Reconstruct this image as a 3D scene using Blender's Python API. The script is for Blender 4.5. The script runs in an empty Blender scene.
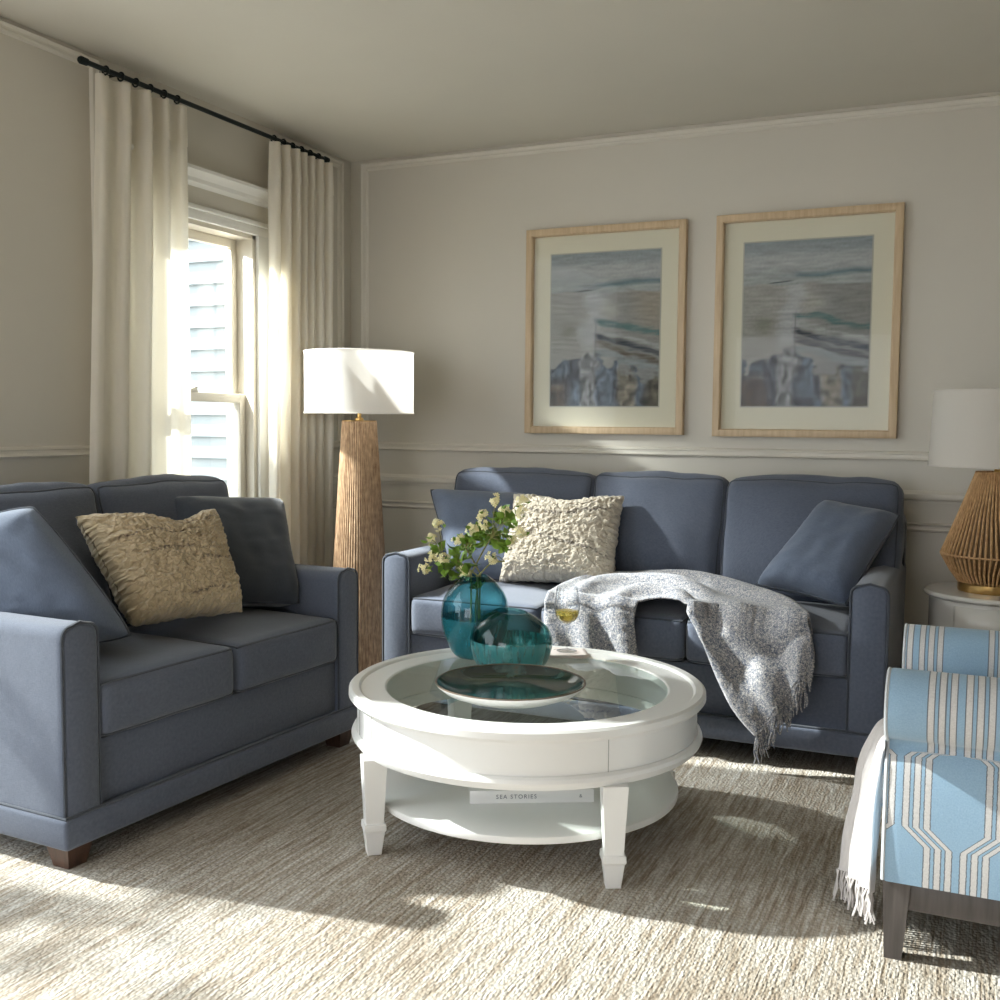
import bpy, bmesh, math, random
from mathutils import Vector, Matrix, noise, Euler
C = bpy.context.scene.collection
PI = math.pi
R_ = math.radians

# ------------------------------------------------------------------ camera
cam = bpy.data.objects.new('camera', bpy.data.cameras.new('camera')); C.objects.link(cam)
cam.data.sensor_width = 36; cam.data.lens = 36 * 1.062
cam.data.clip_start = .05; cam.data.clip_end = 200
_R = [[0.9108, 0.03743, -0.41115], [0.41277, -0.06252, 0.90869], [0.00831, -0.99734, -0.07239]]
cam.matrix_world = Matrix(((_R[0][0], -_R[0][1], -_R[0][2], 3.0338),
                           (_R[1][0], -_R[1][1], -_R[1][2], -4.7903),
                           (_R[2][0], -_R[2][1], -_R[2][2], 1.22), (0, 0, 0, 1)))
bpy.context.scene.camera = cam
# ------------------------------------------------------------------ light
sc = bpy.context.scene
sc.view_settings.view_transform = 'Standard'; sc.view_settings.look = 'None'
sc.view_settings.gamma = 1; sc.view_settings.exposure = 0.34
try: sc.view_settings.use_curve_mapping = False
except Exception: pass
sc.cycles.max_bounces = 10; sc.cycles.transparent_max_bounces = 12
sc.cycles.diffuse_bounces = 5
world = bpy.data.worlds.new('sky'); sc.world = world; world.use_nodes = True
wb = world.node_tree.nodes['Background']
wb.inputs[0].default_value = (.93, .95, 1.0, 1); wb.inputs[1].default_value = 4.0

def light(name, typ, loc, direction, energy, col, **kw):
    l = bpy.data.lights.new(name, typ); l.energy = energy; l.color = col
    for k, v in kw.items(): setattr(l, k, v)
    o = bpy.data.objects.new(name, l); C.objects.link(o); o.location = loc
    o.rotation_euler = Vector(direction).to_track_quat('-Z', 'Y').to_euler()
    return o
light('sun', 'SUN', (-8, -4, 7), (1, .13, -.65), 9.0, (1, .975, .95), angle=R_(1.4))
SRC = Vector((-.50, -1.28, 2.205))
light('added_sofa_spot', 'SPOT', SRC, Vector((math.cos(R_(23)), math.sin(R_(23)), -.62)), 470, (1, .975, .96), spot_size=R_(62), spot_blend=.25, shadow_soft_size=.05)  # added spot just outside the window, throwing extra light onto sofa and curtain

# ------------------------------------------------------------------ helpers
def link(name, me, m=None, parent=None):
    o = bpy.data.objects.new(name, me); C.objects.link(o)
    if m is not None: me.materials.append(m)
    if parent is not None: o.parent = parent
    return o
def tag(o, label=None, cat=None, group=None, kind=None):
    if label: o['label'] = label
    if cat: o['category'] = cat
    if group: o['group'] = group
    if kind: o['kind'] = kind
    return o
def empty(name, loc=(0, 0, 0), rz=0, label=None, cat=None, group=None, kind=None):
    o = bpy.data.objects.new(name, None); C.objects.link(o); o.empty_display_size = .1
    o.location = loc; o.rotation_euler = (0, 0, rz)
    return tag(o, label, cat, group, kind)

class MB:
    def __init__(s): s.v = []; s.f = []; s.uv = None
    def add(s, vs, fs, M=None):
        b = len(s.v)
        s.v += [tuple((M @ Vector(p)) if M is not None else p) for p in vs]
        s.f += [tuple(b + i for i in f) for f in fs]
        return s
    def box(s, x0, x1, y0, y1, z0, z1, M=None):
        v = [(x, y, z) for x in (x0, x1) for y in (y0, y1) for z in (z0, z1)]
        return s.add(v, [(0, 1, 3, 2), (4, 6, 7, 5), (0, 4, 5, 1), (2, 3, 7, 6), (0, 2, 6, 4), (1, 5, 7, 3)], M)
    def rbox(s, x0, x1, y0, y1, z0, z1, r=.01, seg=2, M=None):
        bm = bmesh.new()
        bmesh.ops.create_cube(bm, size=1)
        bmesh.ops.scale(bm, vec=(x1 - x0, y1 - y0, z1 - z0), verts=bm.verts)
        bmesh.ops.translate(bm, vec=((x0 + x1) / 2, (y0 + y1) / 2, (z0 + z1) / 2), verts=bm.verts)
        bmesh.ops.bevel(bm, geom=list(bm.edges), offset=r, segments=seg, affect='EDGES', profile=.5)
        bm.verts.index_update()
        s.add([tuple(v.co) for v in bm.verts], [tuple(v.index for v in f.verts) for f in bm.faces], M)
        bm.free(); return s
    def grid(s, P, nu, nv, cu=False, cv=False, flip=False):
        b = len(s.v)
        for j in range(nv):
            for i in range(nu): s.v.append(tuple(P(i, j)))
        for j in range(nv if cv else nv - 1):
            for i in range(nu if cu else nu - 1):
                a = b + j * nu + i; c = b + j * nu + (i + 1) % nu
                d = b + ((j + 1) % nv) * nu + (i + 1) % nu; e = b + ((j + 1) % nv) * nu + i
                s.f.append((a, e, d, c) if flip else (a, c, d, e))
        return s
    def lathe(s, prof, n=48, M=None, cap0=False, cap1=False):
        b = len(s.v); t = MB()
        for r, z in prof:
            for i in range(n):
                a = 2 * PI * i / n; t.v.append((r * math.cos(a), r * math.sin(a), z))
        for j in range(len(prof) - 1):
            for i in range(n):
                t.f.append((j * n + i, j * n + (i + 1) % n, (j + 1) * n + (i + 1) % n, (j + 1) * n + i))
        if cap0: t.f.append(tuple(reversed(range(n))))
        if cap1: t.f.append(tuple((len(prof) - 1) * n + i for i in range(n)))
        return s.add(t.v, t.f, M)
    def tube(s, pts, r, n=6, closed=False, M=None):
        pts = [Vector(p) for p in pts]; N = len(pts); t = MB(); up = None
        for i, p in enumerate(pts):
            if closed: d = pts[(i + 1) % N] - pts[i - 1]
            else: d = pts[min(i + 1, N - 1)] - pts[max(i - 1, 0)]
            if d.length < 1e-9: d = Vector((0, 0, 1))
            d.normalize()
            if up is None: up = d.orthogonal().normalized()
            up = (up - d * up.dot(d))
            if up.length < 1e-6: up = d.orthogonal()
            up.normalize(); sd = d.cross(up)
            rr = r(i / max(1, N - 1)) if callable(r) else r
            for k in range(n):
                a = 2 * PI * k / n; t.v.append(tuple(p + (up * math.cos(a) + sd * math.sin(a)) * rr))
        for j in range(N if closed else N - 1):
            for k in range(n):
                j2 = (j + 1) % N
                t.f.append((j * n + k, j * n + (k + 1) % n, j2 * n + (k + 1) % n, j2 * n + k))
        if not closed:
            t.f.append(tuple(reversed(range(n)))); t.f.append(tuple((N - 1) * n + k for k in range(n)))
        return s.add(t.v, t.f, M)
    def build(s, name, m=None, parent=None, smooth=True, angle=40, uv=None, merge=0):
        me = bpy.data.meshes.new(name); me.from_pydata(s.v, [], s.f)
        if merge:
            bm = bmesh.new(); bm.from_mesh(me); bmesh.ops.remove_doubles(bm, verts=bm.verts, dist=merge)
            bm.to_mesh(me); bm.free()
        bm = bmesh.new(); bm.from_mesh(me); bmesh.ops.recalc_face_normals(bm, faces=bm.faces); bm.to_mesh(me); bm.free()
        if smooth:
            me.polygons.foreach_set('use_smooth', [True] * len(me.polygons))
            try: me.set_sharp_from_angle(angle=R_(angle))
            except Exception: pass
        if uv is not None:
            l = me.uv_layers.new(name='UVMap')
            for lo in me.loops: l.data[lo.index].uv = uv[lo.vertex_index]
        return link(name, me, m, parent)

def cr(P, t):      # Catmull-Rom through a list of points, t in 0..1
    P = [Vector(p) for p in P]; n = len(P) - 1; x = min(max(t, 0), 1) * n; i = min(int(x), n - 1); u = x - i
    a, b, c, d = P[max(i - 1, 0)], P[i], P[i + 1], P[min(i + 2, n)]
    return .5 * ((2 * b) + (c - a) * u + (2 * a - 5 * b + 4 * c - d) * u * u + (3 * b - a - 3 * c + d) * u ** 3)
def nz(p, s=1.0, off=0): return noise.noise(Vector(p) * s + Vector((off, off * 1.7, -off)))

# ------------------------------------------------------------------ materials
class NT:
    def __init__(s, name):
        s.m = bpy.data.materials.new(name); s.m.use_nodes = True; s.t = s.m.node_tree
        s.b = s.t.nodes['Principled BSDF']; s.out = s.t.nodes['Material Output']
    def n(s, typ, **kw):
        nd = s.t.nodes.new(typ)
        for k, v in kw.items():
            if k.startswith('i_'):
                key = k[2:]; nd.inputs[int(key) if key.isdigit() else key.replace('_', ' ')].default_value = v
            else: setattr(nd, k, v)
        return nd
    def l(s, a, b): s.t.links.new(a, b)
    def math(s, op, a, b=None, c=None, clamp=False):
        nd = s.t.nodes.new('ShaderNodeMath'); nd.operation = op; nd.use_clamp = clamp
        for i, x in enumerate((a, b, c)):
            if x is None: continue
            if isinstance(x, (int, float)): nd.inputs[i].default_value = x
            else: s.l(x, nd.inputs[i])
        return nd.outputs[0]
    def mix(s, f, a, b):
        nd = s.t.nodes.new('ShaderNodeMix'); nd.data_type = 'RGBA'
        for sock, x in ((nd.inputs[0], f), (nd.inputs[6], a), (nd.inputs[7], b)):
            if isinstance(x, (int, float)): sock.default_value = x
            elif isinstance(x, tuple): sock.default_value = x if len(x) == 4 else x + (1,)
            else: s.l(x, sock)
        return nd.outputs[2]
    def ramp(s, f, stops):
        nd = s.t.nodes.new('ShaderNodeValToRGB'); e = nd.color_ramp.elements
        while len(e) < len(stops): e.new(.5)
        for k, (p, c) in enumerate(stops): e[k].position = p; e[k].color = c if len(c) == 4 else c + (1,)
        s.l(f, nd.inputs[0]); return nd.outputs[0]
    def coord(s, kind='Object', scale=(1, 1, 1), rot=(0, 0, 0)):
        tc = s.n('ShaderNodeTexCoord'); mp = s.n('ShaderNodeMapping'); mp.inputs['Scale'].default_value = scale
        mp.inputs['Rotation'].default_value = rot
        s.l(tc.outputs[kind], mp.inputs[0]); return mp.outputs[0]
    def noise(s, vec, scale, detail=3, rough=.5):
        nd = s.n('ShaderNodeTexNoise'); nd.inputs['Scale'].default_value = scale
        nd.inputs['Detail'].default_value = detail; nd.inputs['Roughness'].default_value = rough
        s.l(vec, nd.inputs['Vector']); return nd.outputs['Fac']
    def bump(s, h, strength=.3, dist=.002, prev=None):
        nd = s.n('ShaderNodeBump'); nd.inputs['Strength'].default_value = strength; nd.inputs['Distance'].default_value = dist
        s.l(h, nd.inputs['Height'])
        if prev is not None: s.l(prev, nd.inputs['Normal'])
        s.l(nd.outputs[0], s.b.inputs['Normal']); return nd.outputs[0]
    def col(s, c):
        if isinstance(c, tuple): s.b.inputs['Base Color'].default_value = c if len(c) == 4 else c + (1,)
        else: s.l(c, s.b.inputs['Base Color'])
    def set(s, **kw):
        for k, v in kw.items(): s.b.inputs[k.replace('_', ' ')].default_value = v
        return s

def simple(name, c, rough=.5, metal=0, **kw):
    t = NT(name); t.col(c); t.set(Roughness=rough, Metallic=metal, **kw); return t.m
def paint(name, c, rough=.5, var=.03):
    t = NT(name); v = t.coord('Object'); f = t.noise(v, 3, 4)
    t.col(t.mix(f, tuple(x * (1 - var) for x in c), tuple(x * (1 + var) for x in c)))
    t.set(Roughness=rough); t.bump(t.noise(v, 350, 2), .05, .001); return t.m
def fabric(name, c, c2=None, rough=.9, scale=1.0, bump=.35, sheen=.25):
    t = NT(name); v = t.coord('Object', (scale, scale, scale))
    w1 = t.noise(t.coord('Object', (900 * scale, 90 * scale, 900 * scale)), 1, 2)
    w2 = t.noise(t.coord('Object', (90 * scale, 900 * scale, 90 * scale)), 1, 2)
    w = t.math('MULTIPLY', t.math('ADD', w1, w2), .5)
    big = t.noise(v, 7, 3)
    c2 = c2 or tuple(min(1, x * 1.35) for x in c)
    k = t.math('MULTIPLY_ADD', t.math('SUBTRACT', w, .5), 2.2, .5, clamp=True)
    base = t.mix(k, c, c2)
    t.col(t.mix(t.math('MULTIPLY', big, .25), base, tuple(x * .8 for x in c)))
    t.set(Roughness=rough, Sheen_Weight=sheen, Sheen_Roughness=.5)
    b = t.bump(w, bump, .002); t.bump(t.noise(v, 14, 3), .25, .006, b); return t.m
def woodm(name, c1, c2, scale=1, axis=2, rough=.45):
    t = NT(name); sx = [14, 14, 14]; sx[axis] = 1.2
    v = t.coord('Object', tuple(x * scale for x in sx)); f = t.noise(v, 4, 5, .6)
    t.col(t.mix(t.ramp(f, [(.3, (0, 0, 0)), (.7, (1, 1, 1))]), c1, c2)); t.set(Roughness=rough)
    t.bump(f, .1, .001); return t.m
def pane_glass(name, tint=(1, 1, 1), refl=1.0, ior=1.5):
    t = NT(name); t.t.nodes.remove(t.b)
    tr = t.n('ShaderNodeBsdfTransparent'); tr.inputs[0].default_value = tint + (1,)
    gl = t.n('ShaderNodeBsdfGlossy'); gl.inputs['Roughness'].default_value = .01
    fr = t.n('ShaderNodeFresnel'); fr.inputs[0].default_value = ior
    mx = t.n('ShaderNodeMixShader'); geo = t.n('ShaderNodeNewGeometry'); t.l(t.math('MULTIPLY', t.math('MULTIPLY', fr.outputs[0], refl), t.math('SUBTRACT', 1, geo.outputs['Backfacing'])), mx.inputs[0])
    t.l(tr.outputs[0], mx.inputs[1]); t.l(gl.outputs[0], mx.inputs[2]); t.l(mx.outputs[0], t.out.inputs[0]); return t.m
def cloth_translucent(name, c, amt=.4, weave=400, tc=None):
    t = NT(name); v = t.coord('Object'); f = t.noise(t.coord('Object', (weave, weave, weave * .15)), 1, 2)
    t.col(t.mix(f, tuple(x * .93 for x in c), c)); t.set(Roughness=.95)
    b = t.bump(f, .15, .001)
    tl = t.n('ShaderNodeBsdfTranslucent'); tl.inputs[0].default_value = (tc or c) + (1,)
    mx = t.n('ShaderNodeMixShader'); mx.inputs[0].default_value = amt
    t.l(t.b.outputs[0], mx.inputs[1]); t.l(tl.outputs[0], mx.inputs[2]); t.l(mx.outputs[0], t.out.inputs[0]); return t.m

M_wall = paint('wall_paint', (.59, .555, .485), .55)
M_ceil = paint('ceiling_paint', (.66, .63, .555), .7)
M_trimw = paint('wall_trim_paint', (.66, .625, .55), .4)
M_white = paint('white_trim_paint', (.80, .79, .75), .35)
M_vinyl = simple('window_vinyl', (.62, .57, .48), .4)
M_glass = pane_glass('window_glass', (.93, .97, .97), .8)
M_curtain = cloth_translucent('curtain_linen', (.84, .81, .74), .40, 500, (.95, .88, .74))
M_shade = cloth_translucent('lampshade_linen', (.86, .84, .80), .35, 700, (.95, .9, .84))
M_shade2 = cloth_translucent('table_lampshade_linen', (.72, .68, .62), .3, 700)
M_iron = simple('black_iron', (.012, .018, .018), .45, .6)
M_sofa = fabric('slate_blue_upholstery', (.058, .070, .102), (.122, .140, .188))
M_pipe = fabric('slate_blue_piping', (.03, .036, .05), (.06, .07, .09))
M_pillow = fabric('blue_pillow_fabric', (.072, .092, .135), (.14, .17, .235), bump=.25)
M_pillowd = fabric('dark_slate_pillow_fabric', (.028, .034, .045), (.06, .068, .085), bump=.25)
M_leg = woodm('dark_walnut', (.035, .016, .010), (.085, .042, .026))
M_gwood = woodm('grey_brown_wood', (.05, .042, .038), (.10, .085, .078))
M_artglass = pane_glass('picture_glazing', (.99, .99, .99), .3)
M_frame = woodm('pale_maple', (.50, .36, .22), (.64, .49, .32), axis=2)
M_mat = paint('picture_mat', (.66, .63, .50), .8)
M_tablew = paint('white_lacquer', (.79, .78, .755), .28, .01)
M_brass = simple('brushed_brass', (.65, .42, .16), .3, 1)
M_dark = simple('dark_gap', (.02, .02, .02), .8)

def rug_material():
    t = NT('woven_rug')
    st = t.noise(t.coord('Object', (75, 3.2, 1)), 1, 3, .6)
    st2 = t.noise(t.coord('Object', (170, 14, 1)), 1, 2)
    big = t.noise(t.coord('Object', (1.2, .5, 1)), 2, 2)
    k = t.math('ADD', t.math('MULTIPLY', st, .65), t.math('MULTIPLY', st2, .35))
    k = t.math('MULTIPLY_ADD', t.math('SUBTRACT', big, .5), .22, k)
    c = t.ramp(k, [(.30, (.19, .135, .085)), (.43, (.35, .29, .225)), (.53, (.50, .455, .395)), (.66, (.67, .64, .595))])
    # knotty weave: rows of loops across each stripe
    w = t.n('ShaderNodeTexWave', wave_type='BANDS', bands_direction='X'); w.inputs['Scale'].default_value = 1
    w.inputs['Distortion'].default_value = 1.2; w.inputs['Detail'].default_value = 1
    t.l(t.coord('Object', (26, 0, 0)), w.inputs['Vector'])
    vo = t.n('ShaderNodeTexVoronoi'); vo.inputs['Scale'].default_value = 1; vo.inputs['Randomness'].default_value = .75
    t.l(t.coord('Object', (115, 75, 1)), vo.inputs['Vector'])
    h = t.math('ADD', t.math('MULTIPLY', t.math('SUBTRACT', 1, vo.outputs['Distance']), .8), t.math('MULTIPLY', st2, .6))
    dk = t.math('MULTIPLY', t.math('SUBTRACT', vo.outputs['Distance'], .25, clamp=True), .75)
    t.col(t.mix(dk, c, (.20, .16, .11))); t.set(Roughness=1.0)
    t.bump(h, .9, .006); return t.m
M_rug = rug_material()

def rattan(name, c1, c2, n=64, vert=True):
    t = NT(name); f = t.noise(t.coord('Object', (170, 170, 14)), 1, 4, .65); g = t.noise(t.coord('Object', (60, 60, 40)), 1, 3)
    k = t.math('ADD', t.math('MULTIPLY', f, .7), t.math('MULTIPLY', g, .3))
    t.col(t.ramp(k, [(.34, c1), (.66, c2)])); t.set(Roughness=.6); t.bump(k, .4, .002); return t.m
M_rattan = rattan('floor_lamp_rattan', (.20, .105, .05), (.62, .42, .25))
M_cord = rattan('table_lamp_cord', (.26, .13, .045), (.62, .38, .18))

# ------------------------------------------------------------------ room
YB, XR, ZC = -6.6, 5.3, 2.56
W1 = (-1.60, -.80, .50, 2.06)
W2 = (-4.95, -2.41, .20, 2.535)
def wall_boxes(mb, axis, t0, t1, a0, a1, z0, z1, holes):
    def bx(p, q, r, s):
        if q - p < 1e-4 or s - r < 1e-4: return
        if axis == 'x': mb.box(t0, t1, p, q, r, s)
        else: mb.box(p, q, t0, t1, r, s)
    cur = a0
    for h in sorted(holes):
        bx(cur, h[0], z0, z1); bx(h[0], h[1], z0, h[2]); bx(h[0], h[1], h[3], z1); cur = h[1]
    bx(cur, a1, z0, z1)
m = MB(); wall_boxes(m, 'x', -.16, 0, YB - .16, .16, -.02, ZC, [W1, W2]); tag(m.build('wall_left', M_wall, smooth=False), kind='structure')
m = MB(); m.box(0, XR, 0, .16, -.02, ZC); tag(m.build('wall_back', M_wall, smooth=False), kind='structure')
m = MB(); m.box(XR, XR + .16, YB - .16, .16, -.02, ZC); tag(m.build('wall_right', M_wall, smooth=False), kind='structure')
m = MB(); wall_boxes(m, 'y', YB - .16, YB, 0, XR, -.02, ZC, [(.6, 2.6, -.02, 2.15)]); tag(m.build('wall_rear', M_wall, smooth=False), kind='structure')  # unseen rear opening, put in and sized to let sky light in
m = MB(); m.box(-.16, XR + .16, YB - .16, .16, ZC, ZC + .15); tag(m.build('ceiling', M_ceil, smooth=False), kind='structure')
t = NT('oak_floor'); f = t.noise(t.coord('Object', (3, 40, 1)), 1, 4); t.col(t.mix(f, (.20, .11, .06), (.36, .22, .12))); t.set(Roughness=.4)
m = MB(); m.box(-.16, XR + .16, YB - .16, .16, -.16, -.014); tag(m.build('floor', t.m, smooth=False), kind='structure')
m = MB(); m.rbox(.03, 4.9, -5.9, -.03, -.0135, 0, .004); 
tag(m.build('area_rug', M_rug), 'large cream and beige handwoven rug with streaky ribs under all the seating', 'rug')

PROF = [(0, 0), (0, .012), (.006, .018), (.012, .012), (.016, .010), (.024, .010), (.028, .014), (.034, .012), (.038, .004), (.040, 0)]
def panel_mould(name, plane, a0, a1, z0, z1, prof=PROF, mt=None):
    """picture-frame moulding standing on a wall: rings of a mitred profile"""
    m = MB(); P = []
    for d, h in prof:
        for a, z in ((a0 + d, z0 + d), (a1 - d, z0 + d), (a1 - d, z1 - d), (a0 + d, z1 - d)):
            P.append((a, -h, z) if plane == 'back' else (h, a, z))
    for j in range(len(prof) - 1):
        for i in range(4): m.f.append((j * 4 + i, j * 4 + (i + 1) % 4, (j + 1) * 4 + (i + 1) % 4, (j + 1) * 4 + i))
    m.v = P
    return tag(m.build(name, mt or M_trimw, angle=25), kind='structure')
def rail(name, plane, a0, a1, z, prof, mt=None):
    m = MB(); n = len(prof)
    for a in (a0, a1):
        for h, dz in prof: m.v.append((a, -h, z + dz) if plane == 'back' else (h, a, z + dz))
    for i in range(n - 1): m.f.append((i, i + 1, n + i + 1, n + i))
    m.f.append(tuple(range(n))); m.f.append(tuple(reversed(range(n, 2 * n))))
    return tag(m.build(name, mt or M_trimw, angle=25), kind='structure')
CHAIR = [(0, -.025), (.010, -.025), (.012, -.016), (.020, -.010), (.024, 0), (.024, .012), (.016, .018), (.012, .026), (0, .026)]
BASE = [(0, 0), (.016, 0), (.016, .10), (.010, .115), (.008, .125), (0, .128)]
panel_mould('trim_1', 'back', .068, 3.20, 1.075, 2.545)
panel_mould('trim_2', 'back', .068, 3.20, .17, .815)
rail('trim_3', 'back', 0, XR, .925, CHAIR)
panel_mould('trim_4', 'back', 3.30, 5.1, 1.075, 2.545)
panel_mould('trim_5', 'left', -2.36, -1.735, 1.085, 2.545)
panel_mould('trim_6', 'left', -2.36, -1.735, .17, .815)
panel_mould('trim_7', 'left', -.62, -.085, 1.085, 2.545)
panel_mould('trim_8', 'left', -.62, -.085, .17, .815)
rail('trim_9', 'left', -2.30, -1.72, .925, CHAIR); rail('trim_10', 'left', -.68, 0, .925, CHAIR)
rail('baseboard_back', 'back', 0, XR, -.014, BASE); rail('baseboard_left', 'left', YB, 0, -.014, BASE)

# the double-hung window
def hung_window(W):
    y0, y1, z0, z1 = W; w = empty('window_1', kind='structure')
    m = MB(); cw = .10
    for a, b in ((y0 - cw, y0), (y1, y1 + cw)):
        m.rbox(0, .018, a, b, z0 - .02, z1 + .005, .003); m.rbox(.018, .026, a + (.0 if a < y0 - .01 else .075), a + (.025 if a < y0 - .01 else .1), z0 - .02, z1 + .005, .003)
    m.rbox(0, .020, y0 - cw, y1 + cw, z1 - .004, z1 + .038, .003); m.rbox(0, .032, y0 - cw - .008, y1 + cw + .008, z1 + .035, z1 + .055, .004)
    m.build('casing', M_white, w)
    m = MB(); m.rbox(0, .016, y0 - cw, y1 + cw, z1 + .05, z1 + .14, .002); m.build('frieze', M_trimw, w)
    m = MB(); zc = z1 + .125
    prof = [(0, 0), (.014, 0), (.020, .012), (.030, .020), (.034, .036), (.044, .048), (.052, .056), (.060, .062), (.060, .076), (0, .076)]
    n = len(prof)
    for a in (y0 - cw - .03, y1 + cw + .03):
        for h, dz in prof: m.v.append((h, a, zc + dz))
    for i in range(n): m.f.append((i, (i + 1) % n, n + (i + 1) % n, n + i))
    m.f.append(tuple(range(n))); m.f.append(tuple(reversed(range(n, 2 * n))))
    m.build('cornice', M_white, w, angle=25)
    m = MB(); m.rbox(-.15, .05, y0 - cw - .02, y1 + cw + .02, z0 - .045, z0 - .015, .006); m.rbox(0, .02, y0 - cw, y1 + cw, z0 - .13, z0 - .045, .003); m.build('sill', M_white, w)
    fr = MB()     # jamb liner
    fr.box(-.155, .0, y0, y0 + .022, z0, z1); fr.box(-.155, .0, y1 - .022, y1, z0, z1); fr.box(-.155, .0, y0, y1, z1 - .022, z1); fr.box(-.155, 0, y0, y1, z0 - .015, z0 + .01)
    fr.build('jamb', M_vinyl, w, smooth=False)
    zm = (z0 + z1) / 2 + .052
    def sash(name, x, a, b):
        s = MB(); y_0, y_1 = y0 + .022, y1 - .022; r = .042
        s.rbox(x - .018, x + .018, y_0, y_0 + r, a, b, .004); s.rbox(x - .018, x + .018, y_1 - r, y_1, a, b, .004)
        s.rbox(x - .0165, x + .0165, y_0 + .03, y_1 - .03, b - .04, b - .0005, .003); s.rbox(x - .0165, x + .0165, y_0 + .03, y_1 - .03, a + .0005, a + .045, .003)
        o = s.build(name, M_vinyl, w)
        g = MB(); g.box(x - .003, x + .003, y_0 + r - .005, y_1 - r + .005, a + .04, b - .035); g.build('pane', M_glass, o, smooth=False)
        return o
    sash('sash', -.105, zm - .03, z1 - .022); lo = sash('sash', -.062, z0 + .01, zm + .01)
    k = MB(); k.rbox(-.05, -.02, (y0 + y1) / 2 - .025, (y0 + y1) / 2 + .025, zm + .008, zm + .022, .003)
    k.tube([(-.035, (y0 + y1) / 2, zm + .02), (-.02, (y0 + y1) / 2 + .02, zm + .03)], .006); k.build('sash_lock', M_vinyl, w)
hung_window(W1)
# the wide window nearer the camera
w2 = empty('window_2', kind='structure')
m = MB(); y0, y1, z0, z1 = W2
m.rbox(0, .02, y0 - .1, y0, z0 - .1, z1 + .03, .003); m.rbox(0, .02, y1, y1 + .08, z0 - .1, z1 + .03, .003); m.rbox(0, .02, y0, y1, z0 - .1, z0, .003)
m.build('casing', M_white, w2)
m = MB()
for y in (y0, y1 - .03): m.box(-.12, -.06, y, y + .03, z0, z1)
m.box(-.12, -.06, y0, y1, z0, z0 + .04); m.box(-.12, -.06, y0, y1, z1 - .03, z1)
m.build('frame', M_vinyl, w2, smooth=False)
m = MB(); m.box(-.093, -.087, y0, y1, z0, z1); m.build('pane', M_glass, w2, smooth=False)

# outside: siding wing, ground
t = NT('pale_blue_siding'); t.col((.27, .295, .30)); t.set(Roughness=.6)
m = MB()
for i in range(40):
    z = -.6 + i * .155
    m.v += [(x, y, zz) for x in (-9, -.16) for (y, zz) in ((1.30, z), (1.325, z + .155), (1.5, z + .155), (1.5, z))]
    b = len(m.v) - 8; m.f += [(b, b + 1, b + 5, b + 4), (b + 1, b + 2, b + 6, b + 5), (b, b + 4, b + 7, b + 3), (b, b + 3, b + 2, b + 1), (b + 4, b + 5, b + 6, b + 7)]
s = m.build('house_wing', t.m, smooth=False); tag(s, 'pale lap sided house wing seen through the window panes', 'house')
t = NT('pale_paving'); f = t.noise(t.coord('Object'), 8, 5); t.col(t.mix(f, (.30, .28, .26), (.42, .40, .37))); t.set(Roughness=1)
m = MB(); m.box(-20, -.16, -20, 8, -.7, -.6); m.box(-.16, 20, -20, YB - .16, -.7, -.6); tag(m.build('ground', t.m, smooth=False), kind='structure')

# ------------------------------------------------------------------ curtains
def curtain(label, y_top, y_mid, y_bot, n, seed, x0=.105, amp=.026):
    random.seed(seed); nu, nv = 130, 46; ztop, zbot = 2.464, .012
    ph = [random.uniform(-.5, .5) for _ in range(4)]
    def P(i, j):
        s = i / (nu - 1); v = j / (nv - 1); z = ztop + (zbot - ztop) * v
        e = [cr([(a, 0, 0) for a in (y_top[k], y_top[k] * .6 + y_mid[k] * .4, y_mid[k], y_bot[k] * .5 + y_mid[k] * .5, y_bot[k])], v)[0] for k in (0, 1)]
        sw = s + .016 * math.sin(3 * v * PI + ph[0] * 4) * math.sin(PI * s) + (.035 * nz((s * 4, v * 1.2, seed), 1) + .02 * nz((s * 9, v * .8, seed), 1)) * math.sin(PI * s) ** .5
        y = e[0] + (e[1] - e[0]) * sw
        a = amp * (1.15 - .3 * v) * (1 + .35 * math.sin(7 * s + ph[1] * 5))
        w = math.sin(2 * PI * n * sw + ph[2] * 3)
        w = math.copysign(abs(w) ** .55, w)
        head = max(0, 1 - v / .06)
        x = x0 + a * w * (1 - .25 * head) + .006 * nz((s * 9, v * 5, seed), 1)
        return (max(x, .04), y + .010 * math.cos(2 * PI * n * sw * 1.0 + 1) * (.5 + v), z)
    m = MB(); m.grid(P, nu, nv); o = m.build('curtain', M_curtain, angle=80)
    hd = MB()
    def H(i, j):
        s = P(i, 0); t_ = P(i, 3); k = j / 2; q = Vector(s).lerp(Vector(t_), k * .95); return (q.x + .0035, q.y, q.z)
    hd.grid(H, nu, 3); hd.build('heading_tape', M_curtain, o, angle=80)
    return tag(o, label, 'curtain', 'curtains at the window')
curtain('cream linen curtain hanging left of the window, behind the loveseat', (-1.825, -1.355), (-1.88, -1.35), (-1.93, -1.36), 4.5, 4, .084, .027)
curtain('cream linen curtain hanging right of the window, behind the floor lamp', (-.815, -.36), (-.83, -.36), (-.85, -.36), 6.5, 9)
rod = empty('curtain_rod', (0, 0, 0), label='thin black iron curtain rod running along the ceiling above the window', cat='curtain rod')
m = MB(); m.tube([(.105, -1.895, 2.478), (.105, -.40, 2.478)], .0095, 12); m.build('rod', M_iron, rod)
for y in (-1.905, -.385):
    m = MB(); m.lathe([(.001, -.018), (.013, -.017), (.014, .012), (.010, .018), (.001, .018)], 16, Matrix.Translation((.105, y, 2.478)) @ Matrix.Rotation(PI / 2, 4, 'X')); m.build('finial', M_iron, rod)
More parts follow.
